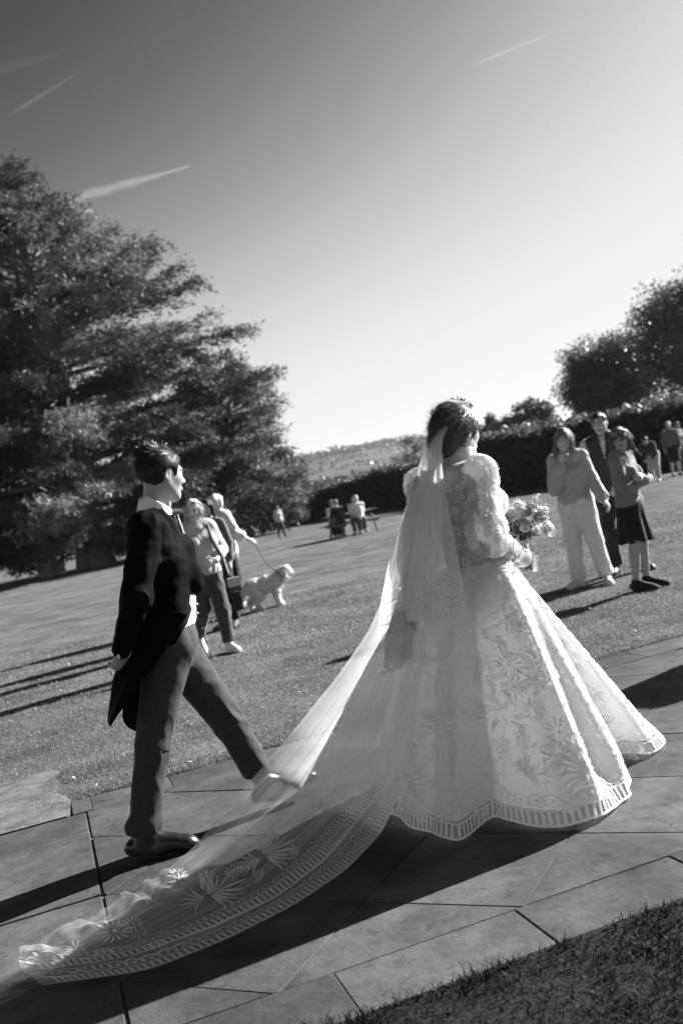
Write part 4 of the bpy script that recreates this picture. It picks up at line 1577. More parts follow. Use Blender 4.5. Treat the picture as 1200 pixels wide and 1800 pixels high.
    lap.modifiers.new('thickness', 'SOLIDIFY').thickness = .006
    # turned shirt cuff at the wrist
    garment('shirt_cuff', F, root, .005, M_SH, lambda S: (S.cone(lerp(J['elR'], J['wrR'], .88), lerp(J['elR'], J['wrR'], .99), .040, .037, 0)), lo=J['wrR'] - .1, hi=J['wrR'] + .1)
    # shoes
    M_SHOE = mat('polished_shoe', .012, .32, spec=.5, coat=.15)
    M_SOLE = mat('shoe_sole', .03, .6)
    for c in 'RL': shoe(F, root, c, .0055, M_SHOE, M_SOLE)
    garment('sock', F, root, .007, cloth('grey_sock', .12), lambda S: S.cone(lerp(J['knL'], J['anL'], .8), J['anL'], .05, .043, 0), lo=J['anL'] - .2, hi=J['anL'] + .2)
    # hair: cap plus brushed-back strands, longer on top
    hair_cap(F, root, .005, H_DARK, 'short', 3)
    hh = .23 * s; A = F.hA
    rng = np.random.default_rng(6)
    n = 11000
    u = unit_rand(rng, n)
    u[:, 2] = np.abs(u[:, 2]) * 1.25 - .32
    u /= np.linalg.norm(u, axis=1)[:, None]
    keep = ~((u[:, 0] > .55) & (u[:, 2] < .42)) & (u[:, 2] > -.45 + .25 * (u[:, 0] + 1) * .5)
    keep &= ~((np.abs(u[:, 1]) > .75) & (u[:, 2] < .12) & (u[:, 0] > -.25))
    u = u[keep]; n = len(u)
    loc = np.array([-.075, 0, .15]) + u * np.array([.488, .392, .444])
    Pw = J['head'] + (loc * hh) @ A
    topm = u[:, 2] > .5
    fwd = np.where(topm[:, None], np.array([-.55, .0, .75]), np.array([-.45, 0, -.9]))
    fwd = fwd + rng.normal(0, .25, (n, 3)); fwd[:, 1] += u[:, 1] * .3
    D = fwd @ A; Nw = u @ A
    D = D - Nw * (np.sum(D * Nw, 1) * .75)[:, None]; D /= np.linalg.norm(D, axis=1)[:, None]
    L = np.where(topm, rng.uniform(.02, .055, n), rng.uniform(.012, .03, n))
    crown_t = (u[:, 0] < -.1) & (u[:, 2] > .72)
    D[crown_t] += (np.array([-.5, 0, 1.]) @ A) * .9; D /= np.linalg.norm(D, axis=1)[:, None]
    hs_ = strands(root, 'hair_strands', mat('hair_strand_dark', .005, .36, v2=.045, scale=60, spec=.35), Pw, D, Nw, L, .35, .0022, 4); hs_['kind'] = 'stuff'
    return root


build_groom()

# ------------------------------------------------------------------ people on the lawn
def person(label, pos, F, h, skin=None, smile=False, group=None):
    root = thing('person', label, 'person', (pos[0], pos[1], float(gz(pos[0], pos[1]))), group=group)
    body(F, root, h, skin, smile)
    return root


def zat(px, py, Y):
    return float(at(px, py, Y)[2])


def build_onlookers():
    h = .0095
    # --- woman in pale sweatshirt, hand at her chin
    az = math.radians(-118)
    F = Fig(zat(985, 752, 10.14), az, True, math.radians(-112), .02, -.12, dict(
        elR=(.13, -.17, 1.10), wrR=(.16, -.03, 1.37), elL=(-.03, .22, 1.12), wrL=(.06, .33, .90),
        knR=(.03, -.10, .49), anR=(-.02, -.12, .085), toeR=(.15, -.18, .03), knL=(.05, .14, .49), anL=(.02, .19, .085), toeL=(.19, .25, .03)))
    F.hands['R'] = dict(d=np.array([0, 0, 1.]) + F.lf * .25, palm=F.lf * .5 - F.fw * .6, side=-F.fw * .2 + F.lf, curl=1.0)
    r = person('smiling woman with long fair hair, pale sweatshirt and cream trousers, fist at chin', (2.36, 10.14), F, h, M_SKIN2, True)
    garment('sweatshirt', F, r, .011, cloth('pale_sweatshirt', .42), top_fn(F, .022, -.02, (1.95, 1.95), (.072, .066, .05), .062, .012), (.010, (12, 12, 9), 3))
    garment('trousers', F, r, .011, cloth('cream_trousers', .72, .06), trousers_fn(F, (.112, .088, .074), .10, .95, .008), (.012, (11, 11, 7), 4))
    for c in 'LR': shoe(F, r, c, .011, cloth('cream_trainer', .6, .05), mat('pale_sole', .7, .6))
    hair_cap(F, r, .009, H_FAIR, 'long', 5)
    # --- man in quilted gilet
    az = math.radians(-112)
    F = Fig(zat(1050, 722, 10.6), az, False, math.radians(-118), .0, .05, dict(
        elR=(.02, -.27, 1.14), wrR=(.17, -.17, .95), elL=(.0, .22, 1.12), wrL=(.14, .08, .93),
        anL=(-.02, .19, .085), toeL=(.12, .26, .03), knL=(.02, .15, .49)))
    F.hands['R'] = dict(d=-F.up * .8 + F.lf * .5 + F.fw * .2, palm=-F.fw + F.lf * .3, side=F.lf, curl=.5)
    F.hands['L'] = dict(d=-F.up * .6 - F.lf * .6, palm=-F.fw, side=-F.lf + F.up, curl=.6)
    r = person('man in dark quilted gilet over a short-sleeved pale shirt with wristwatch', (2.88, 10.62), F, h)
    garment('shirt', F, r, .011, cloth('pale_tshirt', .5, .06), top_fn(F, .012, 0.0, (.75, .75), (.075, .07, .05), .066), (.006, (14, 14, 10), 8))
    def gilet(S):
        sdf_torso(S, F, .032)
        S.cut(F.J['pel'] - F.up * .02, -F.up, .02)
        for c in 'LR':
            S.cone(F.J['sh' + c] + F.lf * (.05 if c == 'L' else -.05), lerp(F.J['sh' + c], F.J['el' + c], .8) + F.lf * (.03 if c == 'L' else -.03), .08, .085, .02, 'cut')
        S.cone(F.J['neck'] - F.up * .02, F.J['neck'] + F.up * .045, .085, .078, .02)
        S.cone(F.J['neck'] + F.up * .0, F.J['neck'] + F.up * .2, .068, .075, .01, 'cut')
        S.cone(F.J['neck'] + F.fw * .06, F.J['chest'] + F.fw * .13, .05, .012, .01, 'cut')
        s_, (X, Y, Z) = S.sub(S.lo, S.lo + S.n * S.h)
        S.d = (S.d + .007 * np.abs(np.sin(Z * 38)) ** .5 * -1 + .003 + 0 * X + 0 * Y).astype(np.float32)
    garment('gilet', F, r, .010, cloth('quilted_gilet', .035, .2, .6, .15), gilet)
    garment('trousers', F, r, .012, cloth('dark_jeans', .022, .3), trousers_fn(F, (.112, .08, .066), .09, .93), (.007, (12, 12, 10), 2))
    for c in 'LR': shoe(F, r, c, .011, mat('brown_boot', .06, .5), mat('boot_sole', .12, .7), .06)
    hair_cap(F, r, .009, H_DARK, 'crop', 2)
    w_ = MB(); a = lerp(F.J['elR'], F.J['wrR'], .93); d = nrm(F.J['wrR'] - F.J['elR'])
    w_.tube([a - d * .012, a + d * .012], .036, 12); w_.build('wristwatch', mat('watch_metal', .6, .3, metal=.8), r)
    # --- woman with folded arms
    az = math.radians(-38)
    F = Fig(zat(1083, 752, 9.22), az, True, math.radians(-108), .03, .05, dict(
        elL=(.06, .22, 1.13), wrL=(.22, -.07, 1.19), elR=(.07, -.215, 1.11), wrR=(.23, .07, 1.15),
        knL=(.03, .09, .49), anL=(.0, .09, .085), anR=(-.05, -.09, .085), toeL=(.19, .10, .03), toeR=(.14, -.11, .03)))
    F.hands['L'] = dict(d=-F.lf * .9 + F.fw * .1, palm=-F.fw, side=F.up, curl=.5)
    F.hands['R'] = dict(d=F.lf * .9, palm=-F.fw, side=F.up, curl=.6)
    r = person('dark-haired woman with folded arms, grey jumper and knee-length dark skirt', (2.63, 9.22), F, h)
    garment('jumper', F, r, .010, cloth('grey_jumper', .17, .12, .9, .35), top_fn(F, .020, -.02, (1.96, 1.96), (.07, .06, .046), .064), (.008, (13, 13, 10), 6))
    def skirt(S):
        J, s = F.J, F.s
        S.cone(J['pel'] + F.up * .10 * s, J['pel'] - F.up * .05 * s, .145 * s, .172 * s, .04, flat=(F.fw, .82))
        S.cone(J['pel'] - F.up * .05 * s, J['pel'] - F.up * .50 * s, .172 * s, .225 * s, .04, flat=(F.fw, .85))
        S.cut(J['pel'] - F.up * .40 * s, -F.up, .006); S.cut(J['pel'] + F.up * .09 * s, F.up, .01)
        s_, (X, Y, Z) = S.sub(S.lo, S.lo + S.n * S.h)
        ang = np.arctan2(Y - J['pel'][1], X - J['pel'][0])
        S.d = (S.d - (.016 * np.sin(ang * 9 + Z * 3) * np.clip((J['pel'][2] - Z) / .4, 0, 1))).astype(np.float32)
    garment('skirt', F, r, .010, cloth('dark_skirt', .018, .2, .7, .1), skirt)
    for c in 'LR': shoe(F, r, c, .010, cloth('dark_trainer', .02), mat('trainer_sole_dark', .05, .7))
    hair_cap(F, r, .009, H_BROWN, 'shoulder', 9)
    sunglasses(F, r, .24)


def sunglasses(F, root, zoff):
    mb = MB()
    for sg in (-1, 1):
        c = head_pts(F, (.34, .15 * sg, zoff + .10))
        mb.add([c + F.hA[1] * a * .03 + F.hA[2] * b * .022 + F.hA[0] * .012 for a, b in ((-1, -.7), (-.6, -1), (.6, -1), (1, -.5), (.9, .8), (-.9, .8))], [tuple(range(6))])
        mb.tube([c + F.hA[1] * sg * .03, head_pts(F, (.05, .40 * sg, zoff + .02))], .004, 5)
    mb.tube([head_pts(F, (.37, -.05, zoff + .12)), head_pts(F, (.37, .05, zoff + .12))], .004, 5)
    mb.build('sunglasses', mat('sunglass', .015, .15, spec=.8), root)


build_onlookers()


def build_strollers():
    h = .0095
    # --- woman walking with shoulder bag
    az = math.radians(-62)
    F = Fig(zat(345, 876, 10.3), az, True, math.radians(-95), .06, .0, dict(
        elL=(-.05, .26, 1.14), wrL=(.17, .10, 1.03), elR=(-.04, -.23, 1.13), wrR=(.06, -.25, .9),
        knL=(.10, .09, .48), anL=(.09, .09, .085), toeL=(.26, .10, .035), knR=(-.05, -.09, .50), anR=(-.33, -.09, .2), toeR=(-.24, -.10, .05)))
    F.hands['L'] = dict(d=-F.lf * .9 + F.fw * .1 - F.up * .15, palm=-F.fw, side=F.up, curl=.4)
    r = person('fair-haired woman in pale jumper walking with a shoulder bag strap across her', (-1.52, 10.36), F, h, M_SKIN2)
    garment('jumper', F, r, .010, cloth('pale_jumper', .40, .08), top_fn(F, .034, -.04, (1.6, 1.9), (.085, .08, .06), .068, .015), (.010, (12, 12, 9), 12))
    garment('trousers', F, r, .010, cloth('grey_trousers', .055, .2), trousers_fn(F, (.11, .08, .064), .09, .90), (.009, (12, 12, 10), 5))
    for c in 'LR': shoe(F, r, c, .010, cloth('white_trainer', .75, .04), mat('white_sole', .8, .5))
    hair_cap(F, r, .008, mat('hair_blonde', .32, .4, v2=.62, scale=14, bump=.6, bscale=70, spec=.5), 'bob', 6)
    sunglasses(F, r, .28)
    # bag with strap
    o = np.array(r.location)
    bp = at(411, 1022, 10.12)
    b = thing('shoulder_bag', 'small dark shoulder bag with pale flap hanging at the walking woman\'s hip', 'bag', (bp[0], bp[1], bp[2] - .1))
    bo = np.array(b.location)
    Rb = Rz(math.radians(20))
    MB().box((-.06, -.03, 0), (.06, .03, .13), Rb).build('pouch', mat('bag_leather', .05, .45), b, False)
    MB().box((-.062, -.037, .05), (.062, .037, .14), Rb).build('flap', mat('bag_flap', .3, .4, v2=.5, scale=30), b, False)
    MB().box((-.045, -.02, -.20), (.04, .02, -.01), Rb).build('pendant_pouch', mat('bag_dark', .012, .6), b, False)
    sh = F.J['shL'] + o + F.up * .06 - F.lf * .05
    ch = F.J['chest'] + o + F.fw * .155 + F.lf * .085
    sh = sh + F.fw * .02; ch = ch + F.fw * .035
    pts = [sh - F.fw * .12 + F.lf * .02 - F.up * .05, sh + F.up * .01, sh + F.fw * .09 - F.up * .05, ch, ch - F.up * .2 + F.lf * .07 + F.fw * .01, np.array([bp[0] - .04, bp[1] + .02, bp[2] + .05])]
    P = []
    for i in range(len(pts) - 1):
        for t in np.linspace(0, 1, 5)[:-1]: P.append(lerp(pts[i], pts[i + 1], t))
    P.append(pts[-1]); P = np.array(P)
    T = np.gradient(P, axis=0); W = np.cross(T, F.fw); W /= np.linalg.norm(W, axis=1)[:, None] + 1e-9
    V = np.concatenate([P - W * .018, P + W * .018]) - bo; n = len(P)
    st = mesh_py('strap', V, [(i, i + 1, n + i + 1, n + i) for i in range(n - 1)], mat('bag_strap', .02, .6), b, True)
    st.modifiers.new('thickness', 'SOLIDIFY').thickness = .004
    # --- woman holding the dog's lead, seen from behind
    az = math.radians(52)
    F = Fig(zat(386, 867, 14.0), az, True, math.radians(45), .12, 0, dict(
        elR=(.02, -.25, 1.14), wrR=(.23, -.33, .99), knL=(.12, .09, .5), anL=(.20, .09, .1), toeL=(.36, .1, .06), anR=(-.18, -.09, .13), toeR=(-.05, -.1, .04)))
    F.hands['R'] = dict(d=F.fw * .8 - F.up * .5, palm=F.lf, side=F.up, curl=1.2)
    r = person('woman in white blouse and dark trousers, her back turned, holding the dog lead', (-1.72, 14.05), F, .012, M_SKIN2)
    garment('blouse', F, r, .012, cloth('white_blouse', .62, .06), top_fn(F, .034, -.16, (1.35, 1.35), (.085, .08, .07), .065, .01), (.014, (11, 11, 8), 15))
    garment('trousers', F, r, .012, cloth('black_trousers', .015, .2), trousers_fn(F, (.108, .08, .066), .09, .92), (.006, (12, 12, 10), 5))
    for c in 'LR': shoe(F, r, c, .012, mat('tan_shoe', .2, .6))
    hair_cap(F, r, .010, H_GREY, 'bob', 16)
    hand = np.array(r.location) + F.J['wrR'] + np.array([.05, 0, -.05])
    # --- man in cap, mostly hidden
    F = Fig(zat(343, 849, 11.4), math.radians(-80), False, math.radians(-85), .05)
    r = person('man in a peaked cap behind the walking woman', (-1.98, 11.5), F, .013)
    garment('jacket', F, r, .014, cloth('dark_jacket', .03, .2), top_fn(F, .02, -.05, (1.9, 1.9)), (.008, (10, 10, 8), 3))
    garment('trousers', F, r, .014, cloth('mid_trousers', .1, .2), trousers_fn(F), (.007, (12, 12, 10), 5))
    for c in 'LR': shoe(F, r, c, .014, mat('plain_shoe', .05, .6))
    hh = .23 * F.s
    S = SDF(F.J['head'] - .2, F.J['head'] + .3, .009)
    S.ell(head_pts(F, (-.06, 0, .2)), np.array([.47, .375, .37]) * hh, F.hA, 0)
    S.cut(head_pts(F, (0, 0, .17)), -F.hA[2], .01)
    S.ell(head_pts(F, (.42, 0, .2)), np.array([.33, .30, .04]) * hh, F.hA, .01)
    V, Fc = S.mesh(); mesh_np('cap', V, Fc, cloth('grey_cap', .16, .1), None, True, r)
    # --- dark-haired woman further back
    F = Fig(zat(368, 877, 12.4), math.radians(-110), True, math.radians(-100), 0)
    r = person('dark-haired woman half hidden behind the walking woman', (at(368, 900, 12.4)[0] - .02, 12.4), F, .013)
    garment('coat', F, r, .014, cloth('taupe_coat', .12, .2), top_fn(F, .02, -.1, (1.9, 1.9)), (.008, (10, 10, 8), 3))
    garment('trousers', F, r, .014, cloth('black_trousers', .015), trousers_fn(F))
    for c in 'LR': shoe(F, r, c, .014, mat('plain_shoe', .05, .6))
    hair_cap(F, r, .010, H_DARK, 'shoulder', 19)
    return hand


LEAD_HAND = build_strollers()


# ------------------------------------------------------------------ dogs
def build_dog(label, pos, az, sc, seed, head_turn=0.0):
    root = thing('dog', label, 'dog', (pos[0], pos[1], float(gz(pos[0], pos[1]))), az)
    h = .011
    S = SDF((-.62, -.25, -.03), (.62, .25, .78), h)
    # deep chest, tucked belly, arched croup
    S.cone((.15, 0, .385), (-.16, 0, .40), .138, .115, .05, flat=((0, 1, 0), .85))
    S.cone((.16, 0, .42), (.02, 0, .45), .11, .10, .06)
    S.ell((-.21, 0, .39), (.13, .105, .13), None, .06)
    S.cone((.20, 0, .43), (.33, 0, .52), .105, .09, .05)
    ht = Rz(head_turn)
    hp = lambda x, y, z: np.array([.35, 0, .54]) + ht @ np.array([x, y, z])
    S.ell(hp(.02, 0, .02), (.105, .10, .10), None, .03)
    S.cone(hp(.05, 0, -.01), hp(.11, 0, -.03), .06, .05, .03)
    for sg in (-1, 1):
        S.cone(hp(-.01, .085 * sg, .03), hp(-.0, .105 * sg, -.085), .03, .036, .02)
        fx = .20 if sg < 0 else .15
        # foreleg: elbow, wrist, paw
        S.cone((.17, .075 * sg, .30), (.15 + (.03 if sg > 0 else 0), .08 * sg, .19), .058, .045, .03)
        S.cone((.15 + (.03 if sg > 0 else 0), .08 * sg, .19), (fx + (.05 if sg > 0 else -.03), .08 * sg, .045), .043, .037, .02)
        S.ell((fx + (.08 if sg > 0 else 0), .08 * sg, .03), (.055, .04, .032), None, .02)
        # hind leg: stifle forward, hock back
        o = -.05 if sg > 0 else .04
        S.cone((-.20, .07 * sg, .34), (-.14 + o * .6, .085 * sg, .23), .085, .06, .04)
        S.cone((-.14 + o * .6, .085 * sg, .23), (-.25 + o, .085 * sg, .14), .055, .04, .03)
        S.cone((-.25 + o, .085 * sg, .14), (-.235 + o, .085 * sg, .045), .038, .036, .02)
        S.ell((-.20 + o, .085 * sg, .03), (.055, .04, .032), None, .02)
    # feathered tail carried low
    S.cone((-.31, 0, .42), (-.41, .02, .34), .04, .05, .04)
    S.cone((-.41, .02, .34), (-.49, .04, .21), .055, .03, .03)
    S.d -= .012
    S.noise(.020, (20, 20, 20), seed); S.noise(.014, (45, 45, 45), seed + 3)
    S.cut((0, 0, 0), (0, 0, -1), 0)
    V, Fc = S.mesh()
    mesh_np('body', V * sc, Fc, mat('dog_fleece', .48, .9, v2=.74, scale=16, bump=.8, bscale=60, sheen=.3), None, True, root)
    rng = np.random.default_rng(seed); cen = V[Fc].mean(1) * sc; N = np.cross(V[Fc[:, 1]] - V[Fc[:, 0]], V[Fc[:, 2]] - V[Fc[:, 0]]); N /= np.linalg.norm(N, axis=1)[:, None] + 1e-9
    k = rng.choice(len(cen), 5000); k = k[cen[k][:, 2] > .03]
    D = N[k] * .7 + np.array([-.2, 0, -.6]) + rng.normal(0, .5, (len(k), 3)); D /= np.linalg.norm(D, axis=1)[:, None]
    fu = strands(root, 'fur', mat('dog_fur', .45, .8, v2=.75, scale=40, trans=.2), cen[k], D, N[k], rng.uniform(.02, .045, len(k)) * sc, .6, .007, seed, 4); fu['kind'] = 'stuff'
    MB().ball(hp(.16, 0, -.02) * sc, np.array([.02, .022, .018]) * sc, 8, 6).build('nose', mat('dog_nose', .02, .35), root)
    for sg in (-1, 1): MB().ball(hp(.105, .04 * sg, .035) * sc, .012 * sc, 8, 6).build('eye', M_EYE, root)
    a = np.linspace(0, 2 * math.pi, 17)
    c = np.array([.275, 0, .50])
    MB().tube([(c + np.array([-.45, 0, .9]) * .108 * math.cos(t) * 1.0 + np.array([0, 1, 0]) * .098 * math.sin(t)) * sc for t in a], .011 * sc, 6, False).build('collar', mat('dog_collar', .05, .5), root)
    return root


dp = gnd(474, 1069)
DOG = build_dog('white woolly dog on a lead standing side-on', (dp[0], dp[1]), math.radians(12), .82, 3)
d2 = gnd(364, 1080)
build_dog('second pale woolly dog behind the walking woman\'s legs', (d2[0], d2[1] + .3), math.radians(-75), .85, 7)
# lead from hand to collar
cpt = np.array(DOG.location) + Rz(math.radians(12)) @ np.array([.205, 0, .475])
LP = np.array([lerp(LEAD_HAND, cpt, t) - np.array([0, 0, .10 * math.sin(math.pi * t)]) for t in np.linspace(0, 1, 14)])
lead = MB().tube(LP - LEAD_HAND, .007, 6).build('dog_lead', mat('lead_webbing', .04, .6), None, True, loc=LEAD_HAND)
tag(lead, 'thin dark lead running from the woman\'s hand to the woolly dog', 'lead')


# ------------------------------------------------------------------ far people and the picnic table
def simple_person(label, pos, F, h, top, legs, hair, style, sl=(1.9, 1.9), hem=-.03, shoes=.05, shorts=False, group=None, hemf=.92):
    r = person(label, pos, F, h, group=group)
    garment('top', F, r, h, cloth('far_top_%03d' % int(top * 1000), top), top_fn(F, .022, hem, sl, (.072, .066, .05)), (.008, (10, 10, 8), 3))
    garment('shorts' if shorts else 'trousers', F, r, h, cloth('far_legs_%03d' % int(legs * 1000), legs), trousers_fn(F, (.115, .09, .07), .09, .03 if shorts else hemf))
    for c in 'LR': shoe(F, r, c, h, mat('far_shoe_%02d' % int(shoes * 100), shoes, .6))
    hair_cap(F, r, min(h, .012), hair, style, 3)
    return r


SIT = dict(pel=(0, 0, .53), hipL=(0, .09, .51), hipR=(0, -.09, .51), knL=(.42, .11, .50), knR=(.42, -.11, .50), anL=(.38, .11, .085), anR=(.38, -.11, .085),
           toeL=(.54, .13, .03), toeR=(.54, -.13, .03), chest=(.05, 0, .85), neck=(.07, 0, 1.06), head=(.12, 0, 1.21), shL=(.05, .175, 1.01), shR=(.05, -.175, 1.01),
           elL=(.16, .23, .77), elR=(.16, -.23, .77), wrL=(.38, .12, .80), wrR=(.38, -.12, .80))


def build_far():
    h = .017
    p = on_ground(1172, 30.5)
    F = Fig(zat(1170, 741, 30.5) - p[2], math.radians(-100), False, math.radians(-110), .1)
    rr = simple_person('standing man in cap, grey top and dark shorts by the laurel hedge', p, F, h, .11, .02, H_GREY, 'crop', (1.9, 1.9), -.03, .03, True)
    S = SDF(F.J['head'] - .2, F.J['head'] + .25, .015); hh = .23 * F.s
    S.ell(head_pts(F, (-.06, 0, .2)), np.array([.48, .385, .38]) * hh, F.hA, 0); S.cut(head_pts(F, (0, 0, .15)), -F.hA[2], .01)
    S.ell(head_pts(F, (.45, 0, .2)), np.array([.3, .3, .05]) * hh, F.hA, .01)
    V, Fc = S.mesh(); mesh_np('cap', V, Fc, cloth('pale_cap', .5), None, True, rr)
    p2 = on_ground(1186, 31.6)
    F = Fig(zat(1184, 742, 31.6) - p2[2], math.radians(-60), True, math.radians(-70), .05)
    simple_person('woman standing beside the man in the cap', p2, F, h, .2, .05, H_BROWN, 'bob')
    # leaning forward
    p3 = on_ground(1135, 29.5)
    F = Fig(1.7, math.radians(-125), False, math.radians(-120), .4, 0, dict(pel=(-.15, 0, .86), hipL=(-.15, .085, .84), hipR=(-.15, -.085, .84), chest=(.12, 0, 1.08), neck=(.28, 0, 1.22), head=(.38, 0, 1.30),
            shL=(.24, .175, 1.18), shR=(.24, -.175, 1.18), elL=(.3, .22, .9), elR=(.3, -.22, .9), wrL=(.42, .1, .72), wrR=(.42, -.1, .72)))
    simple_person('man in dark jacket and pale trousers bending forward by the laurel hedge', p3, F, h, .035, .42, H_DARK, 'short', shoes=.3)
    # lone walker by the hedge end
    p4 = on_ground(483, 47)
    F = Fig(1.55, math.radians(-60), True, math.radians(-60), 0, 0, dict(knL=(.12, .09, .5), anL=(.15, .09, .1), toeL=(.3, .1, .06), anR=(-.2, -.09, .14), toeR=(-.06, -.1, .04)))
    simple_person('lone walker in pale jacket near the end of the clipped hedge', p4, F, .02, .45, .05, H_DARK, 'shoulder', (1.95, 1.95), -.12)
    # picnic table: two A-frames, top planks, benches
    p5 = on_ground(606, 34)
    ta = math.radians(24)
    t = thing('picnic_table', 'wooden picnic table with benches standing in front of the dark hedge', 'table', p5, ta)
    M_W = mat('weathered_wood', .12, .8, .3, 6, .4, 30, stretch=(1, 8, 8))
    pl = MB().box((-.9, -.07, 0), (.9, .07, .035)).build('plank', M_W, t, False); pl.location = (0, -.3, .73)
    for y in (-.15, 0, .15, .3):
        c = pl.copy(); COL.objects.link(c); c.parent = t; c.location = (0, y, .73)
    for y in (-.72, .72):
        for dy in (-.075, .075):
            c = pl.copy(); COL.objects.link(c); c.parent = t; c.location = (0, y + dy, .43)
    for x in (-.62, .62):
        for s_ in (-1, 1): MB().tube([(x, s_ * .25, .73), (x, s_ * .62, 0)], .045, 4).build('leg', M_W, t, False)
        MB().tube([(x, -.8, .40), (x, .8, .40)], .04, 4).build('crossbar', M_W, t, False)
    R = Rz(ta)
    for i, (x, y, a, top, legs, hr, st, lab) in enumerate((
            (-.75, -.72, 90, .02, .03, H_FAIR, 'short', 'person in dark top seated on the near bench of the picnic table'),
            (.0, -.72, 90, .6, .1, H_GREY, 'bob', 'grey-haired person in white seated on the near bench of the picnic table'),
            (-.35, .72, -90, .55, .08, H_FAIR, 'bob', 'fair-haired person in white seated on the far bench of the picnic table'),
            (.5, .72, -90, .5, .06, H_BROWN, 'short', 'brown-haired person seated at the end of the far picnic bench'))):
        q = R @ np.array([x, y, 0]); az_ = math.radians(a) + ta
        F = Fig(1.72, az_, i % 2 == 1, az_, .05, 0, SIT)
        simple_person(lab, (p5[0] + q[0], p5[1] + q[1]), F, .02, top, legs, hr, st, shoes=.5, group='people at the picnic table', hemf=.9)


build_far()

# a guest just beyond the picture edge; the shadow crosses the paving
F_ = Fig(1.75, math.radians(200), False, math.radians(190), 0)
simple_person('guest in dark suit standing at the lawn edge, facing the couple', (3.85, 6.95), F_, .017, .03, .03, H_DARK, 'short')

# ------------------------------------------------------------------ contrails high overhead
def contrail(label, a, b, wpx, seed, dens):
    rng = np.random.default_rng(seed)
    alt = 9000.0
    pts = []
    n = 40
    for t in np.linspace(0, 1, n):
        d = ray(*lerp(a, b, t)); pts.append(np.array([0, 0, CZ]) + d * (alt / d[2]))
    pts = np.array(pts); o = pts.mean(0)
    D = np.linalg.norm(o)
    w = wpx / FPX * D * .5
    prof = np.sin(np.pi * np.linspace(.03, .97, n)) ** .5 * np.linspace(1.25, .35, n) * (1 + .25 * vnoise(np.arange(n) * .7, 0 * np.arange(n), 0 * np.arange(n), seed))
    V, F_ = tube(pts - o, np.maximum(prof, .05) * w, 10)
    m = mat('ice_cloud_%d' % seed, .9, 1.0, spec=0, trans=.5, alpha=dens)
    nn = m.node_tree; mx = [x for x in nn.nodes if x.type == 'MIX_SHADER'][-1]      # thinner towards the rim of the round trail
    lw = nn.nodes.new('ShaderNodeLayerWeight'); lw.inputs[0].default_value = .5
    inv = nn.nodes.new('ShaderNodeMath'); inv.operation = 'SUBTRACT'; inv.inputs[0].default_value = 1.0; nn.links.new(lw.outputs['Facing'], inv.inputs[1])
    sq = nn.nodes.new('ShaderNodeMath'); sq.operation = 'POWER'; sq.inputs[1].default_value = 1.8; nn.links.new(inv.outputs[0], sq.inputs[0]); inv = sq
    tn = nn.nodes.new('ShaderNodeTexNoise'); tn.inputs['Scale'].default_value = .004; tn.inputs['Detail'].default_value = 6
    tc = nn.nodes.new('ShaderNodeTexCoord'); nn.links.new(tc.outputs['Object'], tn.inputs['Vector'])
    pr = nn.nodes.new('ShaderNodeMath'); pr.operation = 'MULTIPLY'; nn.links.new(inv.outputs[0], pr.inputs[0]); nn.links.new(tn.outputs['Fac'], pr.inputs[1])
    p2 = nn.nodes.new('ShaderNodeMath'); p2.operation = 'MULTIPLY'; p2.inputs[1].default_value = dens * .58; nn.links.new(pr.outputs[0], p2.inputs[0])
    nn.links.new(p2.outputs[0], mx.inputs[0])
    c = mesh_py('contrail', V, F_, m, None, True, loc=o)
    return tag(c, label, 'contrail', 'contrails in the sky')


contrail('broad pale contrail rising out of the cedar top', (60, 369), (338, 291), 24, 3, .22)
contrail('short thin contrail above the cedar, in the darker sky', (24, 198), (138, 128), 12, 4, .07)
contrail('fine contrail alone in the open sky over the bride', (830, 115), (980, 54), 8, 5, .10)
contrail('faint wide contrail fading at the sky edge above the cedar', (-60, 138), (110, 93), 26, 6, .025)

# ------------------------------------------------------------------ the bride
M_ORG = mat('organza_dress', .80, .65, .05, 40, .12, 220, spec=.25, trans=.45, sheen=.0)
M_SLV = mat('sheer_sleeve', .62, .65, .06, 40, .12, 220, spec=.25, trans=.4, alpha=.78)
M_BOD = mat('organza_bodice', .58, .65, .06, 40, .12, 220, spec=.25, trans=.3)
M_EMB = mat('white_embroidery', .96, .55, .04, 60, .25, 300, spec=.3, trans=.3)
M_TUL = mat('veil_tulle', .95, .6, trans=.5, alpha=.40, spec=.2)
M_TUL2 = mat('short_veil_tulle', .95, .6, trans=.5, alpha=.50, spec=.2)
M_EMBV = mat('veil_embroidery', .97, .55, trans=.35, alpha=.92, spec=.2)


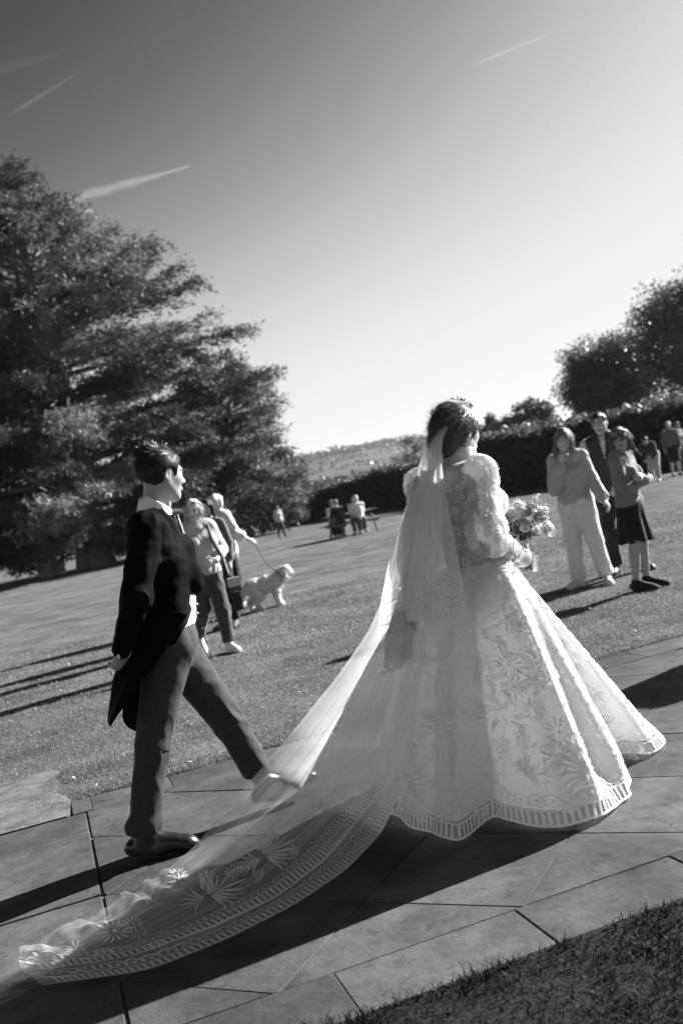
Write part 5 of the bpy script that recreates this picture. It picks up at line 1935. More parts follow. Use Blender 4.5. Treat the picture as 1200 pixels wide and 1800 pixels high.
def streak(m, lo, hi, freq, edge=1.0, boost=None):
    """gathered tulle is denser in some folds: opacity follows the 'across' attribute"""
    n = m.node_tree
    mx = [x for x in n.nodes if x.type == 'MIX_SHADER'][-1]
    a = n.nodes.new('ShaderNodeAttribute'); a.attribute_name = 'across'
    cx = n.nodes.new('ShaderNodeVectorMath'); cx.operation = 'MULTIPLY'; cx.inputs[1].default_value = (freq, 2.2, 1)
    n.links.new(a.outputs['Vector'], cx.inputs[0])
    t = n.nodes.new('ShaderNodeTexNoise'); t.inputs['Scale'].default_value = 1.0; t.inputs['Detail'].default_value = 5
    n.links.new(cx.outputs[0], t.inputs['Vector'])
    r = n.nodes.new('ShaderNodeMapRange'); r.inputs[1].default_value = .3; r.inputs[2].default_value = .7; r.inputs[3].default_value = lo; r.inputs[4].default_value = hi
    n.links.new(t.outputs['Fac'], r.inputs[0])
    # opacity lowered at the free edge to dim its sunlit band
    sx = n.nodes.new('ShaderNodeSeparateXYZ'); n.links.new(a.outputs['Vector'], sx.inputs[0])
    e = n.nodes.new('ShaderNodeMapRange'); e.inputs[1].default_value = 0.0; e.inputs[2].default_value = .4; e.inputs[3].default_value = edge; e.inputs[4].default_value = 1.0
    n.links.new(sx.outputs[0], e.inputs[0])
    q = n.nodes.new('ShaderNodeMath'); q.operation = 'MULTIPLY'; n.links.new(r.outputs[0], q.inputs[0]); n.links.new(e.outputs[0], q.inputs[1])
    if boost:  # upper cloth made denser so its shaded part looks milkier
        b = n.nodes.new('ShaderNodeMapRange'); b.inputs[1].default_value = .45; b.inputs[2].default_value = .72; b.inputs[3].default_value = boost; b.inputs[4].default_value = .85
        n.links.new(sx.outputs[1], b.inputs[0])
        q2 = n.nodes.new('ShaderNodeMath'); q2.operation = 'MULTIPLY'; q2.use_clamp = True; n.links.new(q.outputs[0], q2.inputs[0]); n.links.new(b.outputs[0], q2.inputs[1]); q = q2
    n.links.new(q.outputs[0], mx.inputs[0])


def set_across(o, nu, nt, swap=False):
    U, T = np.meshgrid(np.linspace(0, 1, nu), np.linspace(0, 1, nt), indexing='ij')
    A = np.stack([T, U, 0 * U] if swap else [U, T, 0 * U], -1).reshape(-1, 3)
    at_ = o.data.attributes.new('across', 'FLOAT_VECTOR', 'POINT'); at_.data.foreach_set('vector', A.astype(np.float32).ravel())


class Surf:
    """surface grid G[nu, nt, 3] with exact bilinear evaluation"""
    def __init__(self, G, flip=False):
        self.G = np.asarray(G, float); self.nu, self.nt = G.shape[:2]
        self.Pu = np.gradient(self.G, axis=0) * (self.nu - 1); self.Pt = np.gradient(self.G, axis=1) * (self.nt - 1)
        N = np.cross(self.Pu, self.Pt); N /= np.linalg.norm(N, axis=2)[..., None] + 1e-9
        self.N = -N if flip else N

    def _b(self, A, u, t):
        x = np.clip(np.asarray(u) * (self.nu - 1), 0, self.nu - 1.001); y = np.clip(np.asarray(t) * (self.nt - 1), 0, self.nt - 1.001)
        i = x.astype(int); j = y.astype(int); fx = (x - i)[..., None]; fy = (y - j)[..., None]
        return (A[i, j] * (1 - fx) + A[i + 1, j] * fx) * (1 - fy) + (A[i, j + 1] * (1 - fx) + A[i + 1, j + 1] * fx) * fy

    def pos(self, u, t, off=0.0):
        return self._b(self.G, u, t) + off * self._b(self.N, u, t)

    def local(self, u0, t0, A, off):
        """2-D offsets A (n,2) in metres along u / t mapped onto the surface"""
        u0 = np.asarray([float(u0)]); t0 = np.asarray([float(t0)])
        lu = np.linalg.norm(self._b(self.Pu, u0, t0)[0]) + 1e-6; lt = np.linalg.norm(self._b(self.Pt, u0, t0)[0]) + 1e-6
        A = np.asarray(A, float)
        return self.pos(u0[0] + A[:, 0] / lu, t0[0] + A[:, 1] / lt, off)

    def mesh(self, name, m, parent, org=None):
        V = self.G.reshape(-1, 3)
        if org is not None: V = V - org
        ii = np.arange(self.nu * self.nt).reshape(self.nu, self.nt)
        F = np.stack([ii[:-1, :-1], ii[1:, :-1], ii[1:, 1:], ii[:-1, 1:]], -1).reshape(-1, 4)
        return mesh_np(name, V, F, m, None, True, parent)


class Emb:
    """flat stitched motifs laid on a surface"""
    def __init__(self, off=.003):
        self.V = []; self.F = []; self.n = 0; self.off = off

    def strip(self, S, u, t, pts, wid):
        """leaf / stem: centre line pts (n,2), half widths wid (n)"""
        pts = np.asarray(pts, float); wid = np.asarray(wid, float)
        T = np.gradient(pts, axis=0); T /= np.linalg.norm(T, axis=1)[:, None] + 1e-9
        Nn = np.stack([-T[:, 1], T[:, 0]], 1)
        A = np.concatenate([pts - Nn * wid[:, None], pts + Nn * wid[:, None]])
        P = S.local(u, t, A, self.off)
        m = len(pts)
        self.V.append(P)
        self.F += [(self.n + i, self.n + i + 1, self.n + m + i + 1, self.n + m + i) for i in range(m - 1)]
        self.n += 2 * m

    def leaf(self, S, u, t, a, ang, L, w, bend=0.0, n=5):
        q = np.linspace(0, 1, n)
        an = ang + bend * q
        p = np.asarray(a) + np.cumsum(np.stack([np.cos(an), np.sin(an)], 1) * L / (n - 1), 0)
        self.strip(S, u, t, p, w * np.sin(np.pi * np.clip(q * .94 + .05, 0, 1)) ** .8)

    def flower(self, S, u, t, r, n, rng, ph=0.0):
        for k in range(n):
            a = ph + 2 * math.pi * k / n + rng.uniform(-.08, .08)
            self.leaf(S, u, t, (math.cos(a) * r * .16, math.sin(a) * r * .16), a, r * rng.uniform(.78, 1.0), r * .095, rng.uniform(-.2, .2), 4)
        c = [(math.cos(x) * r * .16, math.sin(x) * r * .16) for x in np.linspace(0, 2 * math.pi, 9)[:-1]]
        P = S.local(u, t, np.array(c), self.off + .001)
        self.V.append(P); self.F.append(tuple(range(self.n, self.n + 8))); self.n += 8

    def spray(self, S, u, t, ang, L, rng, n=7):
        b = rng.uniform(-.7, .7)
        q = np.linspace(0, 1, 6); an = ang + b * q
        p = np.cumsum(np.stack([np.cos(an), np.sin(an)], 1) * L / 5, 0)
        self.strip(S, u, t, p, np.full(6, .0022))
        for k in range(n):
            i = (k + 1) / n; c = np.array([np.interp(i, q, p[:, 0]), np.interp(i, q, p[:, 1])]); aa = ang + b * i
            for sg in (-1, 1):
                self.leaf(S, u, t, c, aa + sg * .8, L * .26 * (1.15 - .5 * i), L * .05, -sg * .3, 4)

    def palm(self, S, u, t, R, rng, n=13, ang0=-math.pi / 2, fan=2.6, w=.0085):
        for k in range(n):
            f = k / (n - 1) * 2 - 1
            self.leaf(S, u, t, (0, 0), ang0 + f * fan / 2, R * (1 - .22 * abs(f)) * rng.uniform(.9, 1.08), w * R / .16, f * .9, 8)

    def wave(self, S, us, t, amp, wl, w, lt):
        """wavy line along u at inset t; lt = metres per unit t, us arc positions"""
        pass

    def build(self, name, m, root, org):
        V = np.vstack(self.V) - org
        o = mesh_py(name, V, self.F, m, root, True)
        o['kind'] = 'stuff'
        return o


def band(E, S, u0, u1, tEdge, sgn, step=.030, k=1.0, rows=2):
    """ladder, wavy lines and dots along an edge of the surface; sgn = direction of t into the cloth"""
    us = np.linspace(u0, u1, 1200)
    P = S.pos(us, np.full_like(us, tEdge))
    d = np.concatenate([[0], np.cumsum(np.linalg.norm(np.diff(P, axis=0), axis=1))])
    L = d[-1]
    lt = np.linalg.norm(S._b(S.Pt, us, np.full_like(us, tEdge)), axis=1)
    uu = lambda x: np.interp(x, d, us)
    tt = lambda x, b: tEdge + sgn * b / np.interp(x, d, lt)
    def poly(xs, bs):
        xs = np.asarray(xs); P = S.pos(uu(xs), tt(xs, np.asarray(bs)), E.off)
        E.V.append(P); E.F.append(tuple(range(E.n, E.n + len(P)))); E.n += len(P)
    def line(fn, w):
        n = int(L / .012)
        xs = np.linspace(0, L, n); b = fn(xs)
        A = S.pos(uu(xs), tt(xs, b - w), E.off); B = S.pos(uu(xs), tt(xs, b + w), E.off)
        E.V += [A, B]; E.F += [(E.n + i, E.n + i + 1, E.n + n + i + 1, E.n + n + i) for i in range(n - 1)]; E.n += 2 * n
    base = 0.0
    for r_ in range(rows):
        line(lambda x: x * 0 + (base + .006) * k, .005 * k); line(lambda x: x * 0 + (base + .066) * k, .0035 * k)
        for x in np.arange(step, L - step, step * k):
            poly([x - .007 * k, x + .007 * k, x + .007 * k, x - .007 * k], [(base + .010) * k, (base + .010) * k, (base + .064) * k, (base + .064) * k])
        line(lambda x: (base + .086 + .006 * np.sin(x * 2 * math.pi / (.07 * k))) * k, .003 * k)
        line(lambda x: (base + .122 + .006 * np.sin(x * 2 * math.pi / (.07 * k) + 2)) * k, .003 * k)
        for x in np.arange(.03, L - .03, .036 * k):
            a = np.linspace(0, 2 * math.pi, 8)[:-1]
            poly(x + np.cos(a) * .009 * k, (base + .104) * k + np.sin(a) * .009 * k)
        base += .15


def build_bride():
    AZ = math.radians(40)
    fw = np.array([math.cos(AZ), math.sin(AZ), 0]); lf = np.array([-math.sin(AZ), math.cos(AZ), 0]); up = np.array([0, 0, 1.])
    C0 = np.array([.55, 4.2, 0])

    def gp(px, py, l):
        d = ray(px, py); o = np.array([0, 0, CZ])
        return o + d * ((l - (o - C0) @ lf) / (d @ lf))
    B = np.array([.5, 4.25, 0.0])
    G = lambda px, py, l=0.0: gp(px, py, l) - B
    root = thing('person', 'bride seen from behind in a white embroidered long-sleeved gown and veil', 'person', B)
    F = Fig(1.70, AZ, True, math.radians(40), .06, .0)
    J = F.J
    J['head'] = G(804, 762); J['neck'] = G(808, 818); J['chest'] = G(815, 890); J['pel'] = G(848, 1030)
    J['shR'] = G(842, 838, -.165); J['shL'] = J['shR'] + lf * .33
    J['elR'] = G(858, 948, -.23); J['wrR'] = at(905, 975, 4.24) - B
    J['elL'] = G(738, 955, .23); J['wrL'] = G(722, 1052, .20)
    J['hipR'] = G(852, 1050, .0); J['hipL'] = G(852, 1050, .11)
    for c, l in (('R', .06), ('L', .19)):
        J['kn' + c] = G(865, 1240, l); J['an' + c] = G(880, 1400, l); J['an' + c][2] = .09; J['toe' + c] = J['an' + c] + fw * .16 - up * .055
    F.hands['R'] = dict(d=nrm(at(928, 982, 4.30) - at(905, 975, 4.24)), palm=lf + fw * .2, side=up, curl=.75, thumb=1.4)
    body(F, root, .0065, M_SKIN2)
    hh = .23 * F.s

    # ---- skirt
    hem = [gnd(*p) for p in ((1143, 1331), (1090, 1334), (1100, 1366), (1106, 1394), (1083, 1428), (1011, 1457), (925, 1457), (862, 1447), (808, 1484), (760, 1474), (697, 1443), (677, 1432))]
    hem += [np.array(p) for p in ((-.09, 4.66, 0), (.08, 4.98, 0), (.45, 5.14, 0), (.85, 5.10, 0), (1.15, 4.92, 0), (1.30, 4.70, 0))]
    hem = np.array(hem)
    # closed Catmull-Rom
    nH = len(hem); NU = 481; NT = 90
    loop = []
    seg = NU // nH + 1
    for i in range(nH):
        p0, p1, p2, p3 = hem[i - 1], hem[i], hem[(i + 1) % nH], hem[(i + 2) % nH]
        for t in np.linspace(0, 1, 30, endpoint=False):
            loop.append(.5 * (2 * p1 + (p2 - p0) * t + (2 * p0 - 5 * p1 + 4 * p2 - p3) * t * t + (3 * p1 - p0 - 3 * p2 + p3) * t ** 3))
    loop = np.array(loop); loop = np.vstack([loop, loop[:1]])
    d = np.concatenate([[0], np.cumsum(np.linalg.norm(np.diff(loop, axis=0), axis=1))])
    uu = np.linspace(0, 1, NU)
    H = np.stack([np.interp(uu * d[-1], d, loop[:, k]) for k in range(3)], 1)
    H[:, 2] = .012
    hc = np.array([.5, 4.4, 0])
    Wc = gp(842, 1003, 0); zw = Wc[2] + .035
    th = np.unwrap(np.arctan2(H[:, 1] - hc[1], H[:, 0] - hc[0]))
    th = np.linspace(th[0], th[-1], NU) * .45 + th * .55
    ca = (np.cos(th) * fw[0] + np.sin(th) * fw[1]); cl = (np.cos(th) * lf[0] + np.sin(th) * lf[1])
    W = Wc[:2] + ca[:, None] * .118 * fw[:2] + cl[:, None] * .150 * lf[:2]
    rgt = np.clip((H[:, 0] - .45) / .7, 0, 1)
    ex = .60 + .42 * rgt
    rng = np.random.default_rng(8)
    tt = np.linspace(0, 1, NT)
    Gs = np.zeros((NU, NT, 3))
    out = nrm2 = (H[:, :2] - Wc[:2]); out = out / (np.linalg.norm(out, axis=1)[:, None] + 1e-9)
    fold = sum(a * np.sin(2 * np.pi * k * uu + p) for k, a, p in ((9, .5, 1.0), (14, .6, 2.2), (21, .45, .4), (33, .22, 3.0)))
    crinkle = vnoise(uu * 60, 0 * uu, 0 * uu, 5)
    for j, t in enumerate(tt):
        g = t ** ex
        xy = W + (H[:, :2] - W) * g[:, None]
        amp = .040 * t ** 1.2 * (1 - .8 * sstep(.82, 1.0, t))
        xy = xy + out * (fold * amp + crinkle * .006 * t)[:, None]
        Gs[:, j, :2] = xy
        Gs[:, j, 2] = zw + (.012 - zw) * t + .02 * math.sin(math.pi * t) * np.cos(th * 3)
    # bottom hem wave just off the paving
    Gs[:, :, 2] += (sstep(.85, 1, tt) * (.004 + .006 * np.sin(uu * 2 * np.pi * 11)[:, None]))
    Gs[-1] = Gs[0]
    Sk = Surf(Gs, flip=False)
    c_ = Sk.N[:, 45]; o_ = Gs[:, 45] - np.array([Wc[0], Wc[1], 0]); 
    if np.mean(np.sum(c_[:, :2] * o_[:, :2], 1)) < 0: Sk = Surf(Gs, flip=True)
    sk = Sk.mesh('skirt', M_ORG, root, B)
    # sheer band of single organza at the hem
    sk.data.materials.append(mat('sheer_hem', .6, .65, trans=.4, alpha=.6, spec=.2))
    mi = np.zeros((NU - 1, NT - 1), np.int32); mi[:, int(NT * .925):] = 1
    sk.data.polygons.foreach_set('material_index', mi.ravel())
    if 0: pass  # lining so that the paving behind does not show through
    # Gl = Gs.copy(); Gl[:, :, :2] = Wc[:2] + (Gs[:, :, :2] - Wc[:2]) * .965; Gl[:, :, 2] -= 0
    # Surf(Gl[:, :82]).mesh('lining', mat('dress_lining', .74, .8, trans=.4), root, B)
    E = Emb(.0035)
    band(E, Sk, 0.0, 1.0, 1.0, -1, .030, 1.0, 1)
    # flowers thickest near the hem, sprays and palms between
    placed = []
    def far_enough(u, t, r):
        p = Sk.pos(np.array([u]), np.array([t]))[0]
        for q, rq in placed:
            if np.linalg.norm(p - q) < (r + rq) * .86: return False
        placed.append((p, r)); return True
    for u, t, R in ((.345, .80, .21), (.44, .84, .15), (.20, .82, .17), (.10, .80, .15), (.55, .8, .18), (.68, .82, .18), (.82, .82, .18)):
        far_enough(u, t, R * .8)
        E.palm(Sk, u, t, R, rng, 15, -math.pi / 2, 3.3, .0075); E.palm(Sk, u, t, R * .6, rng, 9, math.pi / 2, 2.2, .0065)
        E.spray(Sk, u, min(t + .02, .86), 2.4, R * .8, rng); E.spray(Sk, u, min(t + .02, .86), .8, R * .8, rng)
    cnt = 0
    for _ in range(5000):
        u = rng.uniform(0, 1); t = rng.uniform(.03, .86); r = rng.uniform(.034, .060) * (.75 + .35 * t)
        if far_enough(u, t, r):
            kind = rng.uniform()
            if kind < .62: E.flower(Sk, u, t, r, int(rng.integers(11, 15)), rng, rng.uniform(0, 1))
            else: E.spray(Sk, u, t, rng.uniform(0, 6.28), r * 1.9, rng, 6)
            cnt += 1
    for _ in range(900):
        u = rng.uniform(0, 1); t = rng.uniform(.02, .87)
        if rng.uniform() < .5: E.leaf(Sk, u, t, (0, 0), rng.uniform(0, 6.28), rng.uniform(.03, .06), .0055, rng.uniform(-.8, .8), 5)
        else: E.spray(Sk, u, t, rng.uniform(0, 6.28), rng.uniform(.05, .08), rng, 4)
    E.build('embroidery', M_EMB, sk, B)

    # ---- bodice with stand collar
    def bod(S):
        sdf_torso(S, F, .010)
        S.cone(J['pel'] + up * .05, G(846, 1015), .14, .135, .04, flat=(fw, .78))
        S.cut(G(843, 1012) - up * .0, -up, .004)
        nb = lerp(J['neck'], J['head'], .34)
        S.cone(J['neck'] - up * .03, nb, .075, .068, .02)
        S.cone(J['neck'] - up * .0, nb + up * .1, .054, .056, .0, 'cut')
        S.cut(G(800, 784), up * 1.0 + fw * .35, .003)
    lo, hi = bounds(F, .2)
    S = SDF(lo, hi, .0065); bod(S); S.noise(.004, (22, 22, 9), 3)
    Vb, Fb = S.mesh()
    mesh_np('bodice', Vb, Fb, M_BOD, None, True, root)

    # ---- sleeves: puffed head, full upper arm
    def sleeve(c):
        S = SDF(np.minimum(J['sh' + c], J['el' + c]) - .26, np.maximum(J['wr' + c], np.maximum(J['sh' + c], J['el' + c])) + .26, .0065)
        s_ = -1 if c == 'R' else 1
        S.ell(J['sh' + c] + lf * s_ * .005 + up * .022, (.062, .066, .066), np.array([fw, lf, up]), .03)
        S.cone(J['sh' + c] + lf * s_ * .01, lerp(J['sh' + c], J['el' + c], .85) + lf * s_ * .01, .058, .066, .05)
        S.cone(lerp(J['sh' + c], J['el' + c], .85), J['el' + c], .072, .062, .05)
        S.cone(J['el' + c], lerp(J['el' + c], J['wr' + c], .72), .058, .046, .05)
        S.cone(lerp(J['el' + c], J['wr' + c], .72), lerp(J['el' + c], J['wr' + c], .88), .045, .036, .02)
        S.noise(.011, (18, 18, 5), 11 if c == 'R' else 14); S.noise(.006, (36, 36, 14), 12)
        V, Fc = S.mesh()
        return mesh_np('sleeve', V, Fc, M_SLV, None, True, root), V, Fc
    slR, VR, FR = sleeve('R'); slL, VL, FL = sleeve('L')

    # stitched flowers on the rounded cloth: petals laid in the tangent plane of a few mesh points
    def scatter(V, Fc, n, rr, seed, cond, parent):
        rg = np.random.default_rng(seed)
        a, b, c = V[Fc[:, 0]], V[Fc[:, 1]], V[Fc[:, 2]]
        N = np.cross(b - a, c - a); N /= np.linalg.norm(N, axis=1)[:, None] + 1e-9
        cen = V[Fc].mean(1)
        ok = np.nonzero(cond(cen, N))[0]
        pts = []; VV = []; FF = []; k0 = 0
        for i in rg.permutation(ok):
            r = rg.uniform(*rr)
            if any(np.linalg.norm(cen[i] - p) < (r + q) * .74 for p, q in pts): continue
            pts.append((cen[i], r))
            n_ = N[i]; t1 = nrm(np.cross(n_, up + .1)); t2 = np.cross(n_, t1)
            near = np.nonzero(np.linalg.norm(cen - cen[i], axis=1) < r * 1.5)[0]
            def put(A, off):
                P = cen[i] + A[:, :1] * t1 + A[:, 1:2] * t2
                # snap to cloth
                dd = ((P[:, None] - cen[near][None]) ** 2).sum(2); j = near[dd.argmin(1)]
                h_ = np.sum((cen[j] - P) * n_, 1)
                return P + (np.clip(h_, -.03, .02) + off)[:, None] * n_
            isf = rg.uniform() < .6
            m = int(rg.integers(10, 14)) if isf else 7
            ph = rg.uniform(0, 6)
            for k in range(m):
                if isf:
                    an = ph + 2 * math.pi * k / m; o = np.array([math.cos(an), math.sin(an)]); b0 = o * r * .12; L = r * .9; w_ = r * .11
                else:
                    an = ph + (-1) ** k * .9; ax_ = np.array([math.cos(ph), math.sin(ph)]); b0 = ax_ * r * (k / 3.5 - 1); o = np.array([math.cos(an), math.sin(an)]); L = r * .55; w_ = r * .12
                pr = np.array([-o[1], o[0]])
                A = np.array([b0, b0 + o * L * .4 + pr * w_, b0 + o * L, b0 + o * L * .4 - pr * w_])
                VV.append(put(A, .004)); FF.append((k0, k0 + 1, k0 + 2, k0 + 3)); k0 += 4
            if len(pts) >= n: break
        o = mesh_py('embroidery', np.vstack(VV), FF, M_EMB, parent, True); o['kind'] = 'stuff'
    bo = bpy.data.objects
    scatter(Vb, Fb, 190, (.020, .040), 5, lambda c, n: (c[:, 2] < J['neck'][2] - .07), root)
    scatter(VR, FR, 60, (.026, .046), 6, lambda c, n: c[:, 2] > -9, slR)
    scatter(VL, FL, 50, (.026, .04), 7, lambda c, n: c[:, 2] > -9, slL)

    # ---- bell cuffs
    def bell(rings, seed, fol):
        nu, nt = 97, 26
        a = np.linspace(0, 2 * math.pi, nu)
        G_ = np.zeros((nu, nt, 3))
        tk = np.linspace(0, 1, len(rings))
        for j, t in enumerate(np.linspace(0, 1, nt)):
            c = np.array([np.interp(t, tk, [r_[0][k] for r_ in rings]) for k in range(3)])
            rx = np.interp(t, tk, [r_[1] for r_ in rings]); ry = np.interp(t, tk, [r_[2] for r_ in rings])
            wob = 1 + .16 * t * np.sin(a * 5 + seed) + .10 * t * np.sin(a * 9 + 2 * seed)
            G_[:, j] = c + (np.cos(a) * rx * wob)[:, None] * nrm(fol) + (np.sin(a) * ry * wob)[:, None] * nrm(np.cross(up, fol))
            G_[:, j, 2] += .014 * t * np.sin(a * 4 + seed)
        G_[-1] = G_[0]
        Sb = Surf(G_)
        if np.mean(np.sum(Sb.N[:, 12] * (G_[:, 12] - G_[:, 12].mean(0)), 1)) < 0: Sb = Surf(G_, True)
        o = Sb.mesh('bell_cuff', M_SLV if seed < 1.5 else M_ORG, root, B)
        Eb = Emb(.003); rg = np.random.default_rng(int(seed))
        band(Eb, Sb, 0, 1, 1.0, -1, .02, .35, 1)
        for k in range(9): Eb.flower(Sb, (k % 5) / 5 + rg.uniform(0, .1), .62 - .35 * (k // 5), rg.uniform(.028, .04), 11, rg)
        for k in range(10): Eb.spray(Sb, rg.uniform(0, 1), rg.uniform(.1, .75), rg.uniform(0, 6), .06, rg, 5)
        Eb.build('embroidery', M_EMB, o, B)
    d_arm = nrm(J['wrR'] - J['elR'])
    bell([(at(880, 962, 4.15), .065, .045), (at(866, 985, 4.13), .075, .055), (at(860, 1020, 4.12), .062, .05), (at(858, 1056, 4.12), .055, .055)], 1.0, d_arm * np.array([1, 1, 0]))
    bell([(gp(730, 1010, .22), .045, .045), (gp(716, 1070, .22), .055, .06), (gp(703, 1120, .22), .060, .06), (gp(703, 1165, .22), .05, .06)], 2.0, fw)

    # ---- hair: swept-back cap, rolled bun at the nape, loose strands
    A = F.hA
    P = lambda *q: head_pts(F, q)
    S = SDF(J['head'] - .28, J['head'] + .24, .0055)
    S.ell(P(-.075, 0, .155), np.array([.50, .40, .45]) * hh, A, 0)
    S.ell(P(.40, 0, -.16), np.array([.27, .36, .46]) * hh, A, .02, 'cut')
    S.ell(P(.06, 0, -.46), np.array([.34, .5, .36]) * hh, A, .02, 'cut')
    for sg in (-1, 1): S.ell(P(-.03, .40 * sg, -.06), np.array([.13, .12, .17]) * hh, A, .015, 'cut')
    S.ell(P(-.40, .06, -.16), np.array([.25, .27, .26]) * hh, A, .03)
    S.ell(P(-.34, -.05, .12), np.array([.24, .28, .24]) * hh, A, .03)
    S.cone(P(-.12, -.33, .05), P(-.40, -.12, -.22), .09 * hh, .11 * hh, .02)
    S.noise(.008, (34, 34, 34), 4)
    V, Fc = S.mesh(); mesh_np('hair', V, Fc, hair_mat('chestnut', .018, .10), None, True, root)
    cen = V[Fc].mean(1); N = np.cross(V[Fc[:, 1]] - V[Fc[:, 0]], V[Fc[:, 2]] - V[Fc[:, 0]]); N /= np.linalg.norm(N, axis=1)[:, None] + 1e-9
    rg = np.random.default_rng(15)
    k = rg.choice(len(cen), 4200)
    bunc = P(-.42, -.05, -.12)
    tob = bunc - cen[k]; tob /= np.linalg.norm(tob, axis=1)[:, None] + 1e-9
    sw = np.cross(N[k], tob) * rg.choice([-.5, .7], (len(k), 1))
    D = tob + sw + rg.normal(0, .22, (len(k), 3)); D -= N[k] * np.sum(D * N[k], 1)[:, None] * .92; D /= np.linalg.norm(D, axis=1)[:, None]
    hs_ = strands(root, 'hair_strands', mat('hair_strand_chestnut', .02, .35, v2=.13, scale=70, spec=.5), cen[k] + N[k] * .0025, D, N[k], rg.uniform(.04, .10, len(k)), .22, .0019, 5, 7); hs_['kind'] = 'stuff'
    # hair vine with leaves and buds
    vine = MB(); arc = [P(-.30, .34, .38), P(-.2, .18, .60), P(-.02, -.02, .66), P(.1, -.18, .58), P(.14, -.33, .40), P(.10, -.42, .2)]
    ar = np.array([[np.interp(x, np.linspace(0, 1, len(arc)), [p[k] for p in arc]) for k in range(3)] for x in np.linspace(0, 1, 40)])
    vine.tube(ar, .0013, 5)
    hv = vine.build('hair_vine', mat('vine_metal', .25, .35, metal=.6), root)
    lv = MB(); bd = MB()
    for i in range(26):
        p = ar[rg.integers(17, 30) if i > 4 else rg.integers(1, 4)]; dn = nrm(nrm(p - J['head']) + rg.normal(0, .6, 3)); L = rg.uniform(.008, .017)
        sd = nrm(np.cross(dn, rg.normal(0, 1, 3)))
        lv.add([p, p + dn * L * .5 + sd * L * .28, p + dn * L, p + dn * L * .5 - sd * L * .28], [(0, 1, 2, 3)])
        if i % 3 == 0: bd.ball(p + dn * .012, .0045, 6, 5)
    o = lv.build('leaves', mat('vine_leaf', .18, .4, spec=.5), hv); o['kind'] = 'stuff'
    o = bd.build('buds', mat('vine_pearl', .7, .3, spec=.6), hv); o['kind'] = 'stuff'
    e = P(-.03, -.37, -.17)
    mb = MB(); mb.tube([e, e - up * .022], .0012, 4); mb.ball(e - up * .026, .005, 8, 6); mb.build('earring', mat('pearl', .75, .2, spec=.8), root)

    # ---- short veil
    rows = [(735, 768, 792, 4.18, 4.10), (748, 763, 790, 4.17, 4.08), (770, 752, 778, 4.16, 4.06), (800, 741, 775, 4.17, 4.04), (840, 731, 779, 4.2, 4.02), (880, 718, 785, 4.25, 4.0), (929, 700, 794, 4.28, 3.99), (995, 680, 807, 4.3, 3.99), (1045, 670, 814, 4.3, 4.0), (1092, 664, 820, 4.3, 4.01)]
    ys = [r_[0] for r_ in rows]
    nu, nt = 110, 80
    Gv = np.zeros((nu, nt, 3)); us = np.linspace(0, 1, nu)
    for j, t in enumerate(np.linspace(0, 1, nt)):
        y = ys[0] + (ys[-1] - ys[0]) * t
        v = [np.interp(y, ys, [r_[k] for r_ in rows]) for k in range(1, 5)]
        f = .5 * np.sin(us * 23 + .6 * t) + .3 * np.sin(us * 41 + 2 + t) + .35 * np.sin(us * 11 + 1)
        for i, u in enumerate(us):
            Yd = v[2] + (v[3] - v[2]) * math.sin(u * math.pi * .62) / math.sin(math.pi * .62) + .028 * f[i] * t ** .7
            Gv[i, j] = at(v[0] + (v[1] - v[0]) * (u + .012 * f[i] * t * math.sin(math.pi * u)), y - 14 * (u - .5) * t + 4 * f[i] * t ** 6, Yd)
    Sv = Surf(Gv)
    if np.mean(Sv.N[:, :, 1]) > 0: Sv = Surf(Gv, True)
    veil = Sv.mesh('short_veil', M_TUL2, root, B)
    set_across(veil, Sv.nu, Sv.nt); streak(M_TUL2, .52, .88, 26)
    Ev = Emb(.003)
    # edge band: transpose trick - band along u at t = 1
    band(Ev, Sv, 0, 1, 1.0, -1, .028, .62, 2)
    Ev.build('embroidery', M_EMBV, veil, B)
    # comb of folded tulle where the veil is fixed
    S = SDF(at(775, 745, 4.12) - B - .1, at(775, 745, 4.12) - B + .1, .005)
    S.cone(at(768, 739, 4.15) - B, at(791, 736, 4.09) - B, .012, .009, .01); S.cone(at(770, 742, 4.14) - B, at(757, 765, 4.15) - B, .012, .010, .015)
    S.noise(.004, (50, 50, 50), 2)
    V, Fc = S.mesh(); mesh_np('veil_gather', V, Fc, M_ORG, None, True, root)

    # ---- long veil trailing over the paving
    R_ = [(at(764, 744, 4.19), at(784, 747, 4.12)), (at(730, 840, 4.25), at(776, 840, 4.06)), (at(703, 930, 4.32), at(782, 930, 4.03)), (at(676, 1050, 4.38), at(760, 1060, 4.02)),
          (at(650, 1115, 4.42), at(745, 1150, 3.98)), (at(595, 1195, 4.5), at(730, 1260, 3.95)), (at(522, 1283, 4.58), at(712, 1370, 3.93)), (at(468, 1345, 4.52), gnd(672, 1462, .02)),
          (at(420, 1402, 4.4), gnd(610, 1528, .015)), (at(345, 1488, 4.24), gnd(520, 1590, .012)), (gnd(262, 1560, .06), gnd(400, 1652, .012)), (gnd(160, 1616, .06), gnd(260, 1708, .012)), (gnd(22, 1690, .05), gnd(78, 1733, .012))]
    nv, nu = 360, 150
    Av = np.array([r_[0] for r_ in R_]); Bv = np.array([r_[1] for r_ in R_])
    kk = np.linspace(0, 1, len(R_)); vv = np.linspace(0, 1, nv)
    Ai = np.stack([np.interp(vv, kk, Av[:, k]) for k in range(3)], 1); Bi = np.stack([np.interp(vv, kk, Bv[:, k]) for k in range(3)], 1)
    for _ in range(40):
        Ai[1:-1] = (Ai[:-2] + 2 * Ai[1:-1] + Ai[2:]) / 4; Bi[1:-1] = (Bi[:-2] + 2 * Bi[1:-1] + Bi[2:]) / 4
    us = np.linspace(0, 1, nu)
    Gt = Ai[:, None] * (1 - us)[None, :, None] + Bi[:, None] * us[None, :, None]
